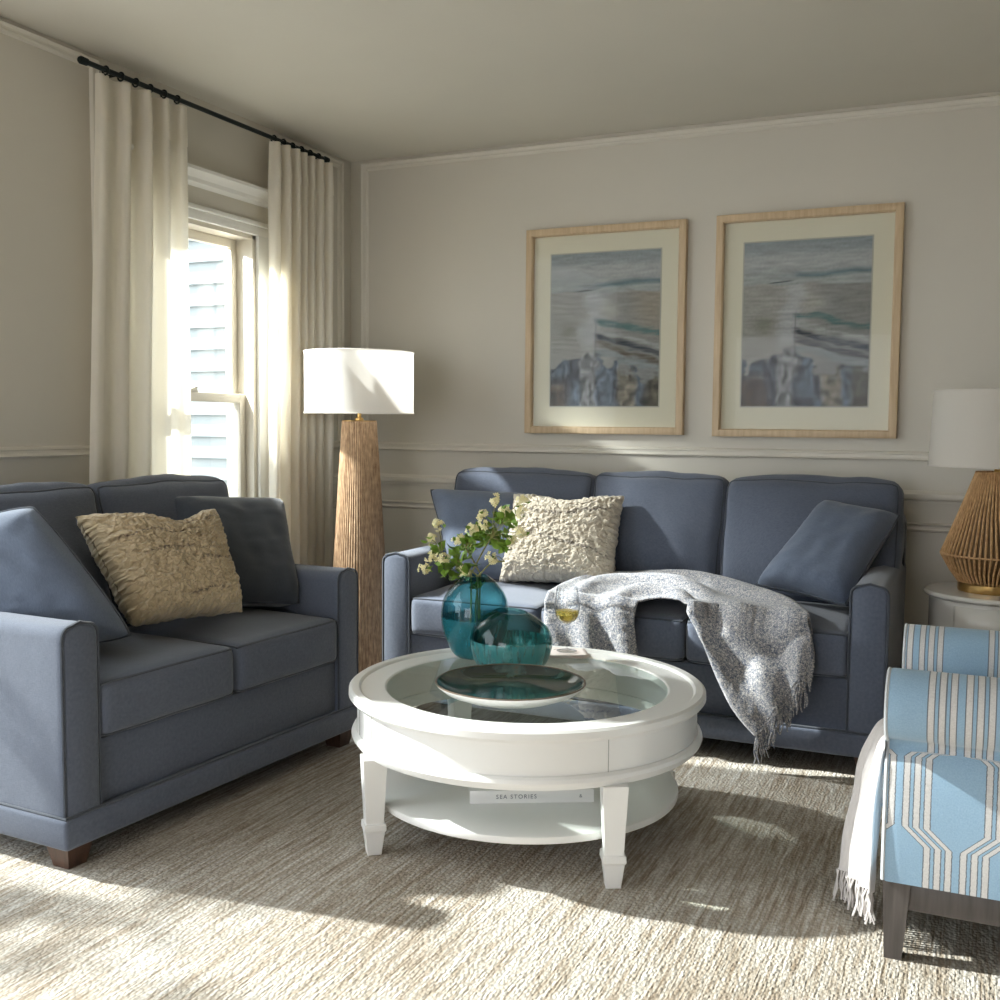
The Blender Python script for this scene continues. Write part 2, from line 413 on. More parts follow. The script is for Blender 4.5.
for y in (-1.74, -.50):
    m = MB(); m.rbox(0, .006, y - .015, y + .015, 2.45, 2.51, .002); m.tube([(.004, y, 2.478), (.095, y, 2.478)], .006, 8); m.build('bracket', M_iron, rod)
for ys in [-1.80 + .075 * k for k in range(6)] + [-.80 + .07 * k for k in range(6)]:
    m = MB(); m.tube([(.105 + .0145 * math.cos(a), ys, 2.476 + .0145 * math.sin(a)) for a in [2 * PI * k / 16 for k in range(16)]], .0038, 6, True)
    m.build('ring', M_iron, rod)

# ------------------------------------------------------------------ upholstery
def cush_fn(hx, hy, hz, r, cx=0, cy=0, cz=0, corner=0):
    half = Vector((hx, hy, hz))
    def D(p):
        u, v, w = p
        q = Vector((u * hx, v * hy, w * hz))
        c = Vector([max(-(half[k] - r), min(half[k] - r, q[k])) for k in range(3)]); d = q - c
        if d.length > 1e-9:
            # keep the box silhouette round
            mx = max(abs(d.x), abs(d.y), abs(d.z)); d = d.normalized() * mx
        s = c + d
        s.z += (1 if w > 0 else -1) * cz * (1 - u * u) * (1 - v * v) * abs(w)
        s.y += (1 if v > 0 else -1) * cy * (1 - u * u) * (1 - w * w) * abs(v)
        s.x += (1 if u > 0 else -1) * cx * (1 - w * w) * (1 - v * v) * abs(u)
        return s
    return D
def spaced(n): return [math.sin(PI / 2 * (-1 + 2 * i / n)) * .5 + (-1 + 2 * i / n) * .5 for i in range(n + 1)]
def cushion(name, loc, h, r, crown, parent, mt, pm, M=None, faces='z', wr=.004, n=20, seed=0):
    D = cush_fn(h[0], h[1], h[2], r, *crown); m = MB(); g = spaced(n); T = Matrix.Translation(loc) @ (M or Matrix())
    def W(p):
        s = D(p); k = nz((s.x, s.y, s.z), 5, seed) * wr + nz((s.x, s.y, s.z), 13, seed + 5) * wr * .4
        return T @ (s + Vector((0, 0, 0)) + s.normalized() * k)
    for ax in range(3):
        for sg in (-1, 1):
            def P(i, j):
                p = [0, 0, 0]; p[ax] = sg; p[(ax + 1) % 3] = g[i]; p[(ax + 2) % 3] = g[j]; return W(p)
            m.grid(P, n + 1, n + 1, flip=sg < 0)
    o = m.build(name, mt, parent, merge=1e-5, angle=180)
    a = {'x': 0, 'y': 1, 'z': 2}[faces]; b, c = [k for k in range(3) if k != a]
    for sg in (-1, 1):
        pts = []
        for (e, f) in ([(g[i], -1) for i in range(n)] + [(1, g[i]) for i in range(n)] + [(-g[i], 1) for i in range(n)] + [(-1, -g[i]) for i in range(n)]):
            p = [0, 0, 0]; p[a] = sg; p[b] = e; p[c] = f; pts.append(W(p))
        q = MB(); q.tube(pts, .0042, 6, True); q.build('piping', pm, o)
    return o
def make_sofa(root, width, n, depth, arm=.125, back_h=.90, seed=0, bt=.16, cy=.262, ct=.088):
    hw = width / 2
    m = MB()
    m.rbox(-hw - .012, hw + .012, -.012, depth, .066, .150, .012, 3); m.build('base', M_sofa, root)
    m = MB(); m.rbox(-hw + arm - .01, hw - arm + .01, .02, .10, .150, .335, .008); m.rbox(-hw + arm - .01, hw - arm + .01, .10, depth - .1, .150, .325, .004); m.build('seat_rail', M_sofa, root)
    q = MB(); q.tube([(-hw - .004, depth, .153), (-hw - .004, -.002, .153), (hw + .004, -.002, .153), (hw + .004, depth, .153)], .0042); q.build('piping', M_pipe, root)
    for sx in (-1, 1):
        m = MB(); x0, x1 = sorted((sx * hw, sx * (hw - arm)))
        zt = .665; r = .032; pr = [(x0, .15), (x0, zt - r)] + [(x0 + r - r * math.cos(a), zt - r + r * math.sin(a) + .004) for a in [PI / 2 * k / 5 for k in range(1, 6)]] + \
            [((x0 + x1) / 2, zt + .012)] + [(x1 - r + r * math.sin(a), zt - r + r * math.cos(a) + .004) for a in [PI / 2 * k / 5 for k in range(0, 5)]] + [(x1, zt - r), (x1, .15)]
        N = len(pr); ys = [(.002, -.010), (-.001, -.004), (.0, 0), ]
        yy = [0.0, .004, .012, .03, .1, .25, .4, .55, depth - .06]
        sh = [.012, .005, .0015, 0, 0, 0, 0, 0, 0]
        for y, s_ in zip(yy, sh):
            for (px, pz) in pr:
                cx = (x0 + x1) / 2; wob = .003 * nz((px, y, pz), 9, seed)
                m.v.append((cx + (px - cx) * (1 - s_ / (arm / 2)) + wob, y, .15 + (pz - .15) * (1 - s_ / .5) + wob))
        for j in range(len(yy) - 1):
            for i in range(N): m.f.append((j * N + i, j * N + (i + 1) % N, (j + 1) * N + (i + 1) % N, (j + 1) * N + i))
        m.f.append(tuple(range(N))); m.f.append(tuple(reversed(range(N * (len(yy) - 1), N * len(yy)))))
        a = m.build('arm', M_sofa, root, angle=50)
        q = MB(); q.tube([(px, .005, pz) for px, pz in pr], .0045); q.build('piping', M_pipe, a)
    # back frame with rounded top corners
    m = MB(); r = .09; zt = back_h
    pr = [(-hw + .004, .15)] + [(-hw + .004 + r - r * math.cos(a), zt - r + r * math.sin(a)) for a in [PI / 2 * k / 8 for k in range(9)]] + \
         [(hw - .004 - r + r * math.sin(a), zt - r + r * math.cos(a)) for a in [PI / 2 * k / 8 for k in range(9)]] + [(hw - .004, .15)]
    N = len(pr)
    for y, s_ in ((depth - bt, .012), (depth - bt + .01, .0), (depth - .012, 0), (depth, .012)):
        for px, pz in pr: m.v.append((px - math.copysign(s_, px), y, pz - s_ * (pz > .3)))
    for j in range(3):
        for i in range(N): m.f.append((j * N + i, j * N + (i + 1) % N, (j + 1) * N + (i + 1) % N, (j + 1) * N + i))
    m.f.append(tuple(range(N))); m.f.append(tuple(reversed(range(3 * N, 4 * N))))
    bk = m.build('backrest', M_sofa, root, angle=50)
    q = MB(); q.tube([(px, depth - bt + .005, pz) for px, pz in pr], .0045); q.build('piping', M_pipe, bk)
    iw = (width - 2 * arm) / n
    for k in range(n):
        cx = -hw + arm + iw * (k + .5)
        cushion('seat_cushion', (cx, .312, .418), (iw / 2 - .002, .315, .082), .03, (.0, .012, .028), root, M_sofa, M_pipe, seed=seed + k)
        # back cushion leaning a little
        T = Matrix.Rotation(R_(-11), 4, 'X')
        ext = arm - .012; x0_ = cx - iw / 2 - (ext if k == 0 else 0); x1_ = cx + iw / 2 + (ext if k == n - 1 else 0); bw = (x1_ - x0_) / 2 + .004; bx_ = (x0_ + x1_) / 2
        cushion('back_cushion', (bx_, depth - cy, .740), (bw, ct, .255), .05, (.008, .05, .022), root, M_sofa, M_pipe, M=T, faces='y', wr=.012, n=24, seed=seed + 20 + k)
    for sx in (-1, 1):
        for y in (.055, depth - .06):
            m = MB(); x = sx * (hw - .055)
            a, b = .044, .030
            v = [(x + p * a, y + q_ * a, .068) for p, q_ in ((-1, -1), (1, -1), (1, 1), (-1, 1))] + [(x + p * b, y + q_ * b, .0) for p, q_ in ((-1, -1), (1, -1), (1, 1), (-1, 1))]
            m.add(v, [(0, 1, 2, 3), (7, 6, 5, 4), (0, 4, 5, 1), (1, 5, 6, 2), (2, 6, 7, 3), (3, 7, 4, 0)]); m.build('leg', M_leg, root, smooth=False)
sofa = empty('sofa', (1.765, -.965, 0), 0, 'three seat slate blue sofa standing against the panelled wall under the pictures', 'sofa')
make_sofa(sofa, 2.0, 3, .93, .125, seed=1)
love = empty('loveseat', (.878, -2.068, 0), R_(87), 'two seat slate blue loveseat with dark tapered feet under the window', 'loveseat')
make_sofa(love, 1.35, 2, .79, .12, seed=40, bt=.075, cy=.155, ct=.076)

# ------------------------------------------------------------------ throw pillows (bilinear corner frames)
def pillow(name, TL, TR, BR, BL, thick, mt, label, cat='pillow', n=36, pin=.07, shag=0, chop=0, chop_u=.2, seed=0, pipe=None, fix=0):
    TL, TR, BR, BL = map(Vector, (TL, TR, BR, BL)); c0 = (TL + TR + BR + BL) / 4
    ex = ((TR - TL) + (BR - BL)).normalized(); ez = ((TL - BL) + (TR - BR)); ez = (ez - ex * ez.dot(ex)).normalized(); nn = ex.cross(ez).normalized()
    uv = []; m = MB()
    for sd in (1, -1):
        def P(i, j):
            u = -1 + 2 * i / n; v = -1 + 2 * j / n
            rc = 1 - (0 if shag else .04) * abs(u * v) ** 5
            uu = u * (1 - pin * (1 - v * v)) * rc; vv = v * (1 - pin * (1 - u * u)) * rc
            if chop and v > 0: vv -= chop * math.exp(-((u - chop_u) / .38) ** 2) * v ** 1.5
            s = (uu + 1) / 2; t_ = (vv + 1) / 2
            p = (BL * (1 - s) + BR * s) * (1 - t_) + (TL * (1 - s) + TR * s) * t_
            h = max(0, (1 - u ** 4) * (1 - v ** 4)); hh = thick / 2 * h ** .5
            edge = min(1, h * 3)
            wr = .007 * nz((u * 2.2, v * 2.2, sd), 1.6, seed) + .004 * nz((u, v * 3, sd), 3.1, seed + 3)
            cw = .010 * math.sin(9 * math.atan2(v - math.copysign(1, v), u - math.copysign(1, u))) * max(0, abs(u * v) - .35)
            d = hh + (wr + cw) * edge
            if shag:
                q = Vector((u * 13, v * 15, seed)); q2 = q + Vector((noise.noise(q * .8), noise.noise(q * .8 + Vector((5, 5, 5))), 0)) * .8; vd = noise.voronoi(q2)[0][0]; d += shag * (1.1 - 1.6 * vd * vd + .4 * noise.noise(q * 2.3)) * (.35 + .65 * edge)
                p = p + ex * shag * .8 * noise.noise(q + Vector((9, 1, 4))) + ez * shag * .8 * noise.noise(q + Vector((3, 7, 2)))
            return p + nn * (-d * sd)
        m.grid(P, n + 1, n + 1, flip=sd > 0)
        uv += [(i / n, j / n) for j in range(n + 1) for i in range(n + 1)]
    m.v = [tuple(Vector(p) - c0) for p in m.v]
    o = m.build(name, mt, angle=180, uv=uv); o.location = c0
    if pipe:
        q = MB(); pts = []
        for e in range(4):
            for i in range(n):
                a = -1 + 2 * i / n; u, v = [(a, -1), (1, a), (-a, 1), (-1, -a)][e]
                rc = 1 - (0 if shag else .04) * abs(u * v) ** 5
                uu = u * (1 - pin * (1 - v * v)) * rc; vv = v * (1 - pin * (1 - u * u)) * rc
                s = (uu + 1) / 2; t_ = (vv + 1) / 2
                pts.append((BL * (1 - s) + BR * s) * (1 - t_) + (TL * (1 - s) + TR * s) * t_ - c0)
        q.tube(pts, .0042, 6, True); q.build('piping', pipe, o)
    return tag(o, label, cat, 'throw pillows')
def shag_material(name, lt, dk, band):
    t = NT(name); tc = t.n('ShaderNodeTexCoord'); sp = t.n('ShaderNodeSeparateXYZ'); t.l(tc.outputs['UV'], sp.inputs[0])
    u, v = sp.outputs[0], sp.outputs[1]; nv = t.noise(tc.outputs['UV'], 5, 3); nf = t.noise(tc.outputs['UV'], 45, 3)
    lines = None
    for (c, sl, wv, u0, u1) in band:
        y = t.math('ADD', t.math('MULTIPLY_ADD', u, sl, c), t.math('MULTIPLY', t.math('SUBTRACT', nv, .5), wv))
        d = t.math('ABSOLUTE', t.math('SUBTRACT', v, y))
        k = t.math('SUBTRACT', 1, t.math('MULTIPLY', d, 48), clamp=True)
        k = t.math('MULTIPLY', k, t.math('MULTIPLY_ADD', t.math('SUBTRACT', nf, .38), 5, 0, clamp=True))
        k = t.math('MULTIPLY', k, t.math('MULTIPLY', t.math('SUBTRACT', u, u0), 20, clamp=True)); k = t.math('MULTIPLY', k, t.math('MULTIPLY', t.math('SUBTRACT', u1, u), 20, clamp=True))
        lines = k if lines is None else t.math('MAXIMUM', lines, k)
    vo = t.n('ShaderNodeTexVoronoi'); vo.inputs['Scale'].default_value = 48; t.l(tc.outputs['UV'], vo.inputs['Vector'])
    base = t.mix(vo.outputs['Distance'], lt, tuple(x * .72 for x in lt))
    t.col(t.mix(t.math('MULTIPLY', lines, .95), base, dk)); t.set(Roughness=1, Sheen_Weight=.3)
    b = t.bump(t.math('SUBTRACT', 1, vo.outputs['Distance']), .8, .006); t.bump(t.noise(tc.outputs['UV'], 120, 3), .5, .003, b)
    return t.m
M_shag1 = shag_material('bobbly_wool_tan', (.56, .44, .28), (.07, .045, .035), [(.70, .12, .22, .05, .62), (.84, .04, .14, .5, 1.0), (.52, .08, .16, .15, .6), (.40, .05, .1, .6, .95), (.10, .08, .08, .4, .8)])
M_shag2 = shag_material('bobbly_wool_ivory', (.66, .58, .46), (.06, .045, .045), [(.72, .07, .10, .2, .8), (.55, -.28, .12, .3, 1.0), (.60, .22, .1, .55, .98)])
pillow('throw_pillow', (.70, -.44, .915), (1.215, -.33, .90), (1.28, -.53, .525), (.925, -.66, .515), .21, M_pillow, 'plain blue pillow in the sofa corner behind the flowering branch', pipe=M_pipe, seed=2)
pillow('shaggy_pillow', (1.145, -.46, .905), (1.645, -.43, .91), (1.665, -.60, .545), (1.15, -.63, .535), .20, M_shag2, 'nubby ivory wool pillow with thin dark lines on the sofa', n=150, shag=.010, pin=.06, chop=.13, chop_u=.05, seed=3)
pillow('throw_pillow', (2.470, -.40, .925), (2.765, -.46, .885), (2.595, -.68, .545), (2.235, -.60, .59), .21, M_pillow, 'plain blue pillow tilted against the right arm of the sofa', pipe=M_pipe, seed=5)
pillow('throw_pillow', (.28, -1.73, .936), (.48, -1.26, .905), (.74, -1.52, .535), (.56, -1.80, .555), .21, M_pillowd, 'dark slate pillow propped in the far corner of the loveseat', pipe=M_pipe, seed=7)
pillow('shaggy_pillow', (.42, -2.285, .912), (.54, -1.76, .905), (.74, -1.86, .565), (.62, -2.25, .57), .20, M_shag1, 'nubby tan wool pillow with dark lines in the middle of the loveseat', n=150, shag=.009, pin=.06, chop=.22, chop_u=.28, seed=8)
pillow('throw_pillow', (.13, -2.62, .86), (.47, -2.49, .965), (.75, -2.385, .575), (.44, -2.58, .54), .21, M_pillow, 'slate blue pillow leaning on the near arm of the loveseat', pipe=M_pipe, pin=-.03, seed=9)

# ------------------------------------------------------------------ throw blanket on the sofa
def throw_material():
    t = NT('marled_grey_blue_wool'); v = t.coord('Object'); a = t.noise(v, 260, 2, .7); b = t.noise(v, 120, 3, .6)
    f = t.math('ADD', t.math('MULTIPLY', a, .6), t.math('MULTIPLY', b, .4))
    c = t.ramp(f, [(.38, (.045, .06, .095)), (.46, (.17, .19, .24)), (.53, (.34, .31, .29)), (.64, (.66, .64, .62))])
    t.col(c); t.set(Roughness=1, Sheen_Weight=.3); t.bump(f, .9, .005); return t.m
M_throw = throw_material()
rows = [
    ((1.549, -1.035, .33), (1.905, -1.035, .345)), ((1.527, -1.02, .441), (1.890, -1.03, .430)),
    ((1.518, -.98, .530), (1.880, -1.01, .500)), ((1.518, -.85, .565), (1.890, -.985, .545)),
    ((1.563, -.62, .580), (1.935, -.96, .560)), ((1.749, -.52, .589), (1.995, -.955, .565)),
    ((1.957, -.50, .600), (2.060, -.975, .552)), ((2.215, -.62, .590), (2.125, -1.02, .455)),
    ((2.440, -.86, .575), (2.205, -1.035, .304)), ((2.515, -1.00, .500), (2.270, -1.045, .20)), ((2.510, -1.035, .37), (2.345, -1.05, .125)),
]
def throw_pt(a, b):   # a along 0..1, b across 0..1
    o = cr([r[0] for r in rows], a); i = cr([r[1] for r in rows], a); p = o.lerp(i, b)
    amp = .026 * math.sin(PI * b) ** .4 if 0 < b < 1 else 0
    k = math.sin(2 * PI * (2.3 * b + .35 * math.sin(5 * a)) + 2 * a) + .5 * nz((a * 7, b * 6, 1), 1)
    top = 1 if .25 < a < .72 else .7
    d = Vector((0, -.45, .9)) if .22 < a < .7 else Vector((0, -1, .15))
    d = Vector((0, -.45, .9)).lerp(Vector((0, -1, .12)), min(1, max(0, abs(a - .45) * 4 - .7)))
    p = p + d * (amp * (k * .9 + .6) * top + .006 + .003 * nz((a * 40, b * 20, 3), 1))
    yf = -1.005 - .012 * (k * .5 + .5); zt = .555 + .012 * (k * .5 + .5)
    if p.y > yf and p.z < zt:
        if zt - p.z < p.y - yf: p.z = zt
        else: p.y = yf
    return p
nu, nv = 120, 46
m = MB(); m.grid(lambda i, j: throw_pt(i / (nu - 1), j / (nv - 1)), nu, nv)
blanket = m.build('throw_blanket', M_throw, angle=180)
so = blanket.modifiers.new('thick', 'SOLIDIFY'); so.thickness = .007; so.offset = 1
tag(blanket, 'marled grey blue knitted throw draped over the sofa seat, fringe hanging down', 'blanket')
random.seed(5); fm = MB()
for k in range(46):
    b = k / 45; p = throw_pt(1, b); L = .11 + random.uniform(-.015, .015)
    dx = random.uniform(-.012, .012); pts = [p + Vector((dx * s_ * s_ + .004 * math.sin(9 * s_ + k), -.006 + .004 * math.sin(7 * s_ + k * 2), -L * s_)) for s_ in (0, .25, .5, .75, 1)]
    fm.tube(pts, lambda t_: .0036 * (1 - .35 * t_), 5)
for k in range(14):
    a = .86 + .14 * k / 13; p = throw_pt(a, 0); L = .07
    pts = [p + Vector((.014 * s_, -.006, -L * s_)) for s_ in (0, .35, .7, 1)]; fm.tube(pts, .003, 5)
tag(fm.build('fringe', M_throw, blanket), kind='stuff')

# ------------------------------------------------------------------ coffee table
TC = Vector((1.80, -1.855, 0))
ct = empty('coffee_table', TC, 0, 'round white coffee table with inset glass top, apron and lower shelf', 'coffee table')
N = 96
m = MB(); m.lathe([(.425, .405), (.425, .426), (.430, .430), (.500, .430), (.503, .435), (.507, .438), (.528, .438), (.536, .432), (.537, .415), (.530, .406), (.425, .405)], N); m.build('tabletop', M_tablew, ct, angle=30)
m = MB(); m.lathe([(.480, .406), (.512, .406), (.512, .312), (.480, .312), (.480, .406)], N); ap = m.build('apron', M_tablew, ct, angle=30)
m = MB(); m.lathe([(.47, .312), (.517, .314), (.525, .308), (.529, .298), (.525, .288), (.519, .286), (.517, .278), (.47, .276), (.47, .312)], N); m.build('bead_moulding', M_tablew, ct, angle=30)
M_seam = simple('seam_grey', (.38, .37, .35), .6)
for a in (-.74, -2.18, -2.40, .62, .84, 2.3):
    c, s = math.cos(a), math.sin(a); m = MB(); m.tube([(.5124 * c, .5124 * s, .405), (.5124 * c, .5124 * s, .314)], .0011, 4); m.build('panel_seam', M_seam, ap)
m = MB(); m.lathe([(.0005, .420), (.424, .420), (.424, .428), (.0005, .428)], N); m.build('glass_top', pane_glass('table_glass', (.93, .965, .945), 1.1), ct, angle=30)
m = MB(); m.lathe([(.0005, .110), (.452, .110), (.460, .114), (.462, .122), (.460, .132), (.452, .136), (.0005, .136)], N); m.build('shelf', M_tablew, ct, angle=30)
LA = -39.6
for k in range(4):
    a = R_(LA + 90 * k + (3.6 if k == 3 else 0)); T = Matrix.Rotation(a, 4, 'Z') @ Matrix.Translation((.502, 0, 0)) @ Matrix.Rotation(R_(-24 if k == 0 else -14 if k == 3 else 0), 4, 'Z')
    m = MB()
    def sq(h, z): return [(-h, -h, z), (h, -h, z), (h, h, z), (-h, h, z)]
    prof = [(.034, .279), (.034, .272), (.0255, .092), (.031, .090), (.032, .072), (.028, .068), (.020, .0)]
    for h, z in prof: m.v += sq(h, z)
    for j in range(len(prof) - 1):
        for i in range(4): m.f.append((j * 4 + i, j * 4 + (i + 1) % 4, (j + 1) * 4 + (i + 1) % 4, (j + 1) * 4 + i))
    m.f += [(0, 1, 2, 3), tuple(len(prof) * 4 - 1 - i for i in range(4))]
    m.v = [tuple(T @ Vector(p)) for p in m.v]
    o = m.build('leg', M_tablew, ct, smooth=False); bv = o.modifiers.new('b', 'BEVEL'); bv.width = .002; bv.segments = 2
TZ = .4292

# teal vases
def vase_glass(name, c, split, dark):
    t = NT(name); tc = t.n('ShaderNodeTexCoord'); sp = t.n('ShaderNodeSeparateXYZ'); t.l(tc.outputs['Object'], sp.inputs[0])
    t.b.inputs['Transmission Weight'].default_value = 1; t.set(Roughness=.02, IOR=1.45); t.col(c)
    tr = t.n('ShaderNodeBsdfTransparent'); tr.inputs[0].default_value = c + (1,)
    gl = t.n('ShaderNodeBsdfGlossy'); gl.inputs['Roughness'].default_value = .03
    fr = t.n('ShaderNodeFresnel'); fr.inputs[0].default_value = 1.5
    lw = t.n('ShaderNodeLayerWeight'); lw.inputs[0].default_value = .35; t.l(t.mix(lw.outputs['Facing'], c, tuple(x * x * .55 for x in c)), tr.inputs[0])
    cl = t.n('ShaderNodeMixShader'); geo = t.n('ShaderNodeNewGeometry'); t.l(t.math('MULTIPLY', fr.outputs[0], t.math('SUBTRACT', 1, geo.outputs['Backfacing'])), cl.inputs[0]); t.l(tr.outputs[0], cl.inputs[1]); t.l(gl.outputs[0], cl.inputs[2])
    df = t.n('ShaderNodeBsdfPrincipled'); df.inputs['Base Color'].default_value = dark + (1,); df.inputs['Roughness'].default_value = .12
    df.inputs['Subsurface Weight'].default_value = .0
    k = t.math('MULTIPLY', t.math('SUBTRACT', split, sp.outputs[2]), 400, clamp=True)
    nzv = t.noise(t.coord('Object', (60, 60, 8)), 1, 2); k2 = t.math('MULTIPLY', k, t.math('MULTIPLY_ADD', nzv, .3, .42))
    mx = t.n('ShaderNodeMixShader'); t.l(k2, mx.inputs[0]); t.l(cl.outputs[0], mx.inputs[1]); t.l(df.outputs[0], mx.inputs[2]); t.l(mx.outputs[0], t.out.inputs[0]); return t.m
V1 = (1.502, -1.60, TZ + .001); V2 = (1.668, -1.675, TZ + .001)
def lerp_prof(keys, n):
    return [tuple(cr([(r, z, 0) for r, z in keys], i / (n - 1)))[:2] for i in range(n)]
def vase(name, loc, keys, mt, label, tilt=0):
    out = lerp_prof(keys, 28); inn = [(max(r - .005, .0008), z + (.007 if z < .02 else 0)) for r, z in reversed(out)]
    m = MB(); m.lathe(out + inn, 56)
    o = m.build(name, mt, angle=60); o.location = loc
    if tilt:
        for v in o.data.vertices:      # the rim slopes
            v.co.z += tilt * v.co.x * max(0, v.co.z - .10) / .08
    return tag(o, label, 'vase')
vase('glass_vase', V1, [(.0008, 0), (.050, .001), (.078, .022), (.104, .08), (.115, .145), (.104, .205), (.073, .252), (.046, .276), (.044, .279)],
     vase_glass('teal_glass', (.66, .90, .92), .142, (.03, .23, .28)), 'tall teal glass vase with a half frosted body holding a branch')
vase('glass_vase', V2, [(.0008, 0), (.075, .001), (.112, .012), (.130, .055), (.134, .095), (.118, .135), (.085, .165), (.056, .181), (.053, .183)],
     vase_glass('sea_green_glass', (.68, .91, .90), .096, (.08, .30, .31)), 'squat round teal glass vase in front of the tall vase', tilt=-.09)

# flowering branch
br = empty('flowering_branch', (V1[0], V1[1], V1[2] + .02), 0, 'branch with green leaves and pale yellow blossom standing in the teal vase', 'branch')
O = Vector(br.location)
FL = [(1.591, -1.637, 0.969), (1.523, -1.594, 0.912), (1.544, -1.618, 0.883), (1.663, -1.585, 0.969), (1.606, -1.582, 0.927), (1.691, -1.661, 0.932), (1.695, -1.668, 0.867), (1.611, -1.553, 0.832), (1.578, -1.634, 0.775), (1.509, -1.637, 0.867), (1.449, -1.531, 0.805), (1.439, -1.604, 0.824), (1.423, -1.553, 0.719), (1.467, -1.603, 0.711), (1.326, -1.581, 0.757), (1.399, -1.649, 0.77), (1.299, -1.581, 0.718), (1.304, -1.548, 0.82), (1.358, -1.597, 0.876)]
LV = [(1.564, -1.566, 0.9), (1.595, -1.576, 0.846), (1.633, -1.661, 0.812), (1.492, -1.564, 0.843), (1.534, -1.587, 0.835), (1.433, -1.628, 0.785), (1.501, -1.666, 0.77), (1.426, -1.549, 0.785), (1.39, -1.604, 0.739), (1.4, -1.569, 0.703), (1.337, -1.547, 0.784), (1.459, -1.57, 0.838), (1.557, -1.541, 0.812), (1.629, -1.615, 0.902), (1.408, -1.558, 0.727), (1.495, -1.608, 0.815), (1.516, -1.539, 0.854), (1.572, -1.547, 0.915)]
M_stem = simple('green_brown_stem', (.20, .19, .05), .6)
t = NT('leaf_green'); f = t.noise(t.coord('Object'), 30, 2); t.col(t.mix(f, (.06, .16, .015), (.28, .42, .05))); t.set(Roughness=.5); M_leaf = t.m
t = NT('blossom'); f = t.noise(t.coord('Object'), 60, 2); t.col(t.mix(f, (.74, .62, .22), (.90, .87, .62))); t.set(Roughness=.7); M_blos = t.m
neck = Vector((V1[0], V1[1], V1[2] + .275)); foot = Vector((V1[0], V1[1], V1[2] + .03))
hubs = [Vector((1.47, -1.61, .80)), Vector((1.56, -1.60, .84)), Vector((1.38, -1.60, .76)), Vector((1.60, -1.58, .76))]
m = MB(); random.seed(2)
for h_ in hubs:
    d = Vector((random.uniform(-.02, .02), random.uniform(-.02, .02), 0))
    m.tube([foot + d * .8 - O, foot.lerp(neck, .6) + d * .6 - O, neck + d * .8 + (h_ - neck) * .08 - O, neck.lerp(h_, .55) + Vector((0, 0, .02)) - O, h_ - O], .0028, 5)
allp = FL + LV
for p in allp:
    p = Vector(p); h_ = min(hubs, key=lambda q: (q - p).length + (.05 if q.z > p.z + .05 else 0))
    m.tube([h_ - O, h_.lerp(p, .5) + Vector((0, 0, .012)) - O, p - O], .0013, 4)
m.build('stem', M_stem, br)
m = MB()
def leaf(m, p, d, L, w):
    d = d.normalized(); s_ = d.cross(Vector((random.uniform(-1, 1), random.uniform(-1, 1), random.uniform(.2, 1)))).normalized(); u = d.cross(s_)
    vs = []; K = 6
    for i in range(K + 1):
        t_ = i / K; ww = w * math.sin(PI * t_ ** .8) ; c = p + d * L * t_ + u * (.12 * L * math.sin(PI * t_))
        vs += [c - s_ * ww + u * ww * .3, c, c + s_ * ww + u * ww * .3]
    m.add([tuple(v - O) for v in vs], [(3 * i + a, 3 * i + a + 1, 3 * i + a + 4, 3 * i + a + 3) for i in range(K) for a in (0, 1)])
for p in LV:
    for k in range(10):
        leaf(m, Vector(p) + Vector([random.uniform(-.018, .018) for _ in range(3)]), Vector((random.uniform(-1, 1), random.uniform(-1, 1), random.uniform(-.5, 1))), random.uniform(.032, .048), random.uniform(.009, .014))
for p in FL:
    for k in range(2):
        leaf(m, Vector(p) + Vector([random.uniform(-.015, .015) for _ in range(3)]), Vector((random.uniform(-1, 1), random.uniform(-1, 1), random.uniform(-.8, .6))), random.uniform(.02, .03), .006)
for k in range(5): leaf(m, neck + Vector((random.uniform(-.03, .02), random.uniform(-.03, .03), -.04)), Vector((random.uniform(-1, 1), random.uniform(-1, 1), .6)), .04, .012)
tag(m.build('foliage', M_leaf, br), kind='stuff')
for p in FL:
    m = MB(); p = Vector(p)
    for k in range(14):
        c = p + Vector([random.gauss(0, .009) for _ in range(3)]); nrm = (c - p + Vector((.3, -1, .3)) * .02).normalized(); a0 = nrm.orthogonal().normalized(); b0 = nrm.cross(a0)
        for q in range(5):
            a = 2 * PI * q / 5 + k; d = a0 * math.cos(a) + b0 * math.sin(a); s_ = nrm.cross(d); L = random.uniform(.007, .011)
            m.add([tuple(x - O) for x in (c, c + d * L * .6 - s_ * L * .32 + nrm * .002, c + d * L + nrm * .001, c + d * L * .6 + s_ * L * .32 + nrm * .002)], [(0, 1, 2, 3)])
    m.build('flower_cluster', M_blos, br)

# bowl
bowl = empty('shallow_bowl', (1.832, -2.05, TZ), 0, 'wide shallow white bowl with a dark teal glazed inside on the coffee table', 'bowl')
t = NT('reactive_teal_glaze'); f = t.noise(t.coord('Object'), 14, 5, .65); t.col(t.ramp(f, [(.3, (.010, .016, .016)), (.5, (.018, .035, .035)), (.62, (.035, .075, .07)), (.75, (.06, .05, .035))])); t.set(Roughness=.12, Coat_Weight=.6); t.bump(f, .15, .003)
m = MB(); m.lathe([(.0005, .001), (.085, .0), (.09, .004), (.145, .014), (.190, .031), (.212, .048), (.2155, .054)], 96); m.build('outer', M_tablew, bowl, angle=60)
m = MB(); m.lathe([(.2155, .054), (.211, .0555), (.205, .052), (.188, .038), (.14, .022), (.08, .016), (.0005, .015)], 96); m.build('glazed_inside', t.m, bowl, angle=60)
m = MB(); m.tube([(.2125 * math.cos(a), .2125 * math.sin(a), .0545) for a in [2 * PI * k / 96 for k in range(96)]], .0026, 6, True); m.build('rim', simple('brown_rim', (.13, .085, .055), .3), bowl)

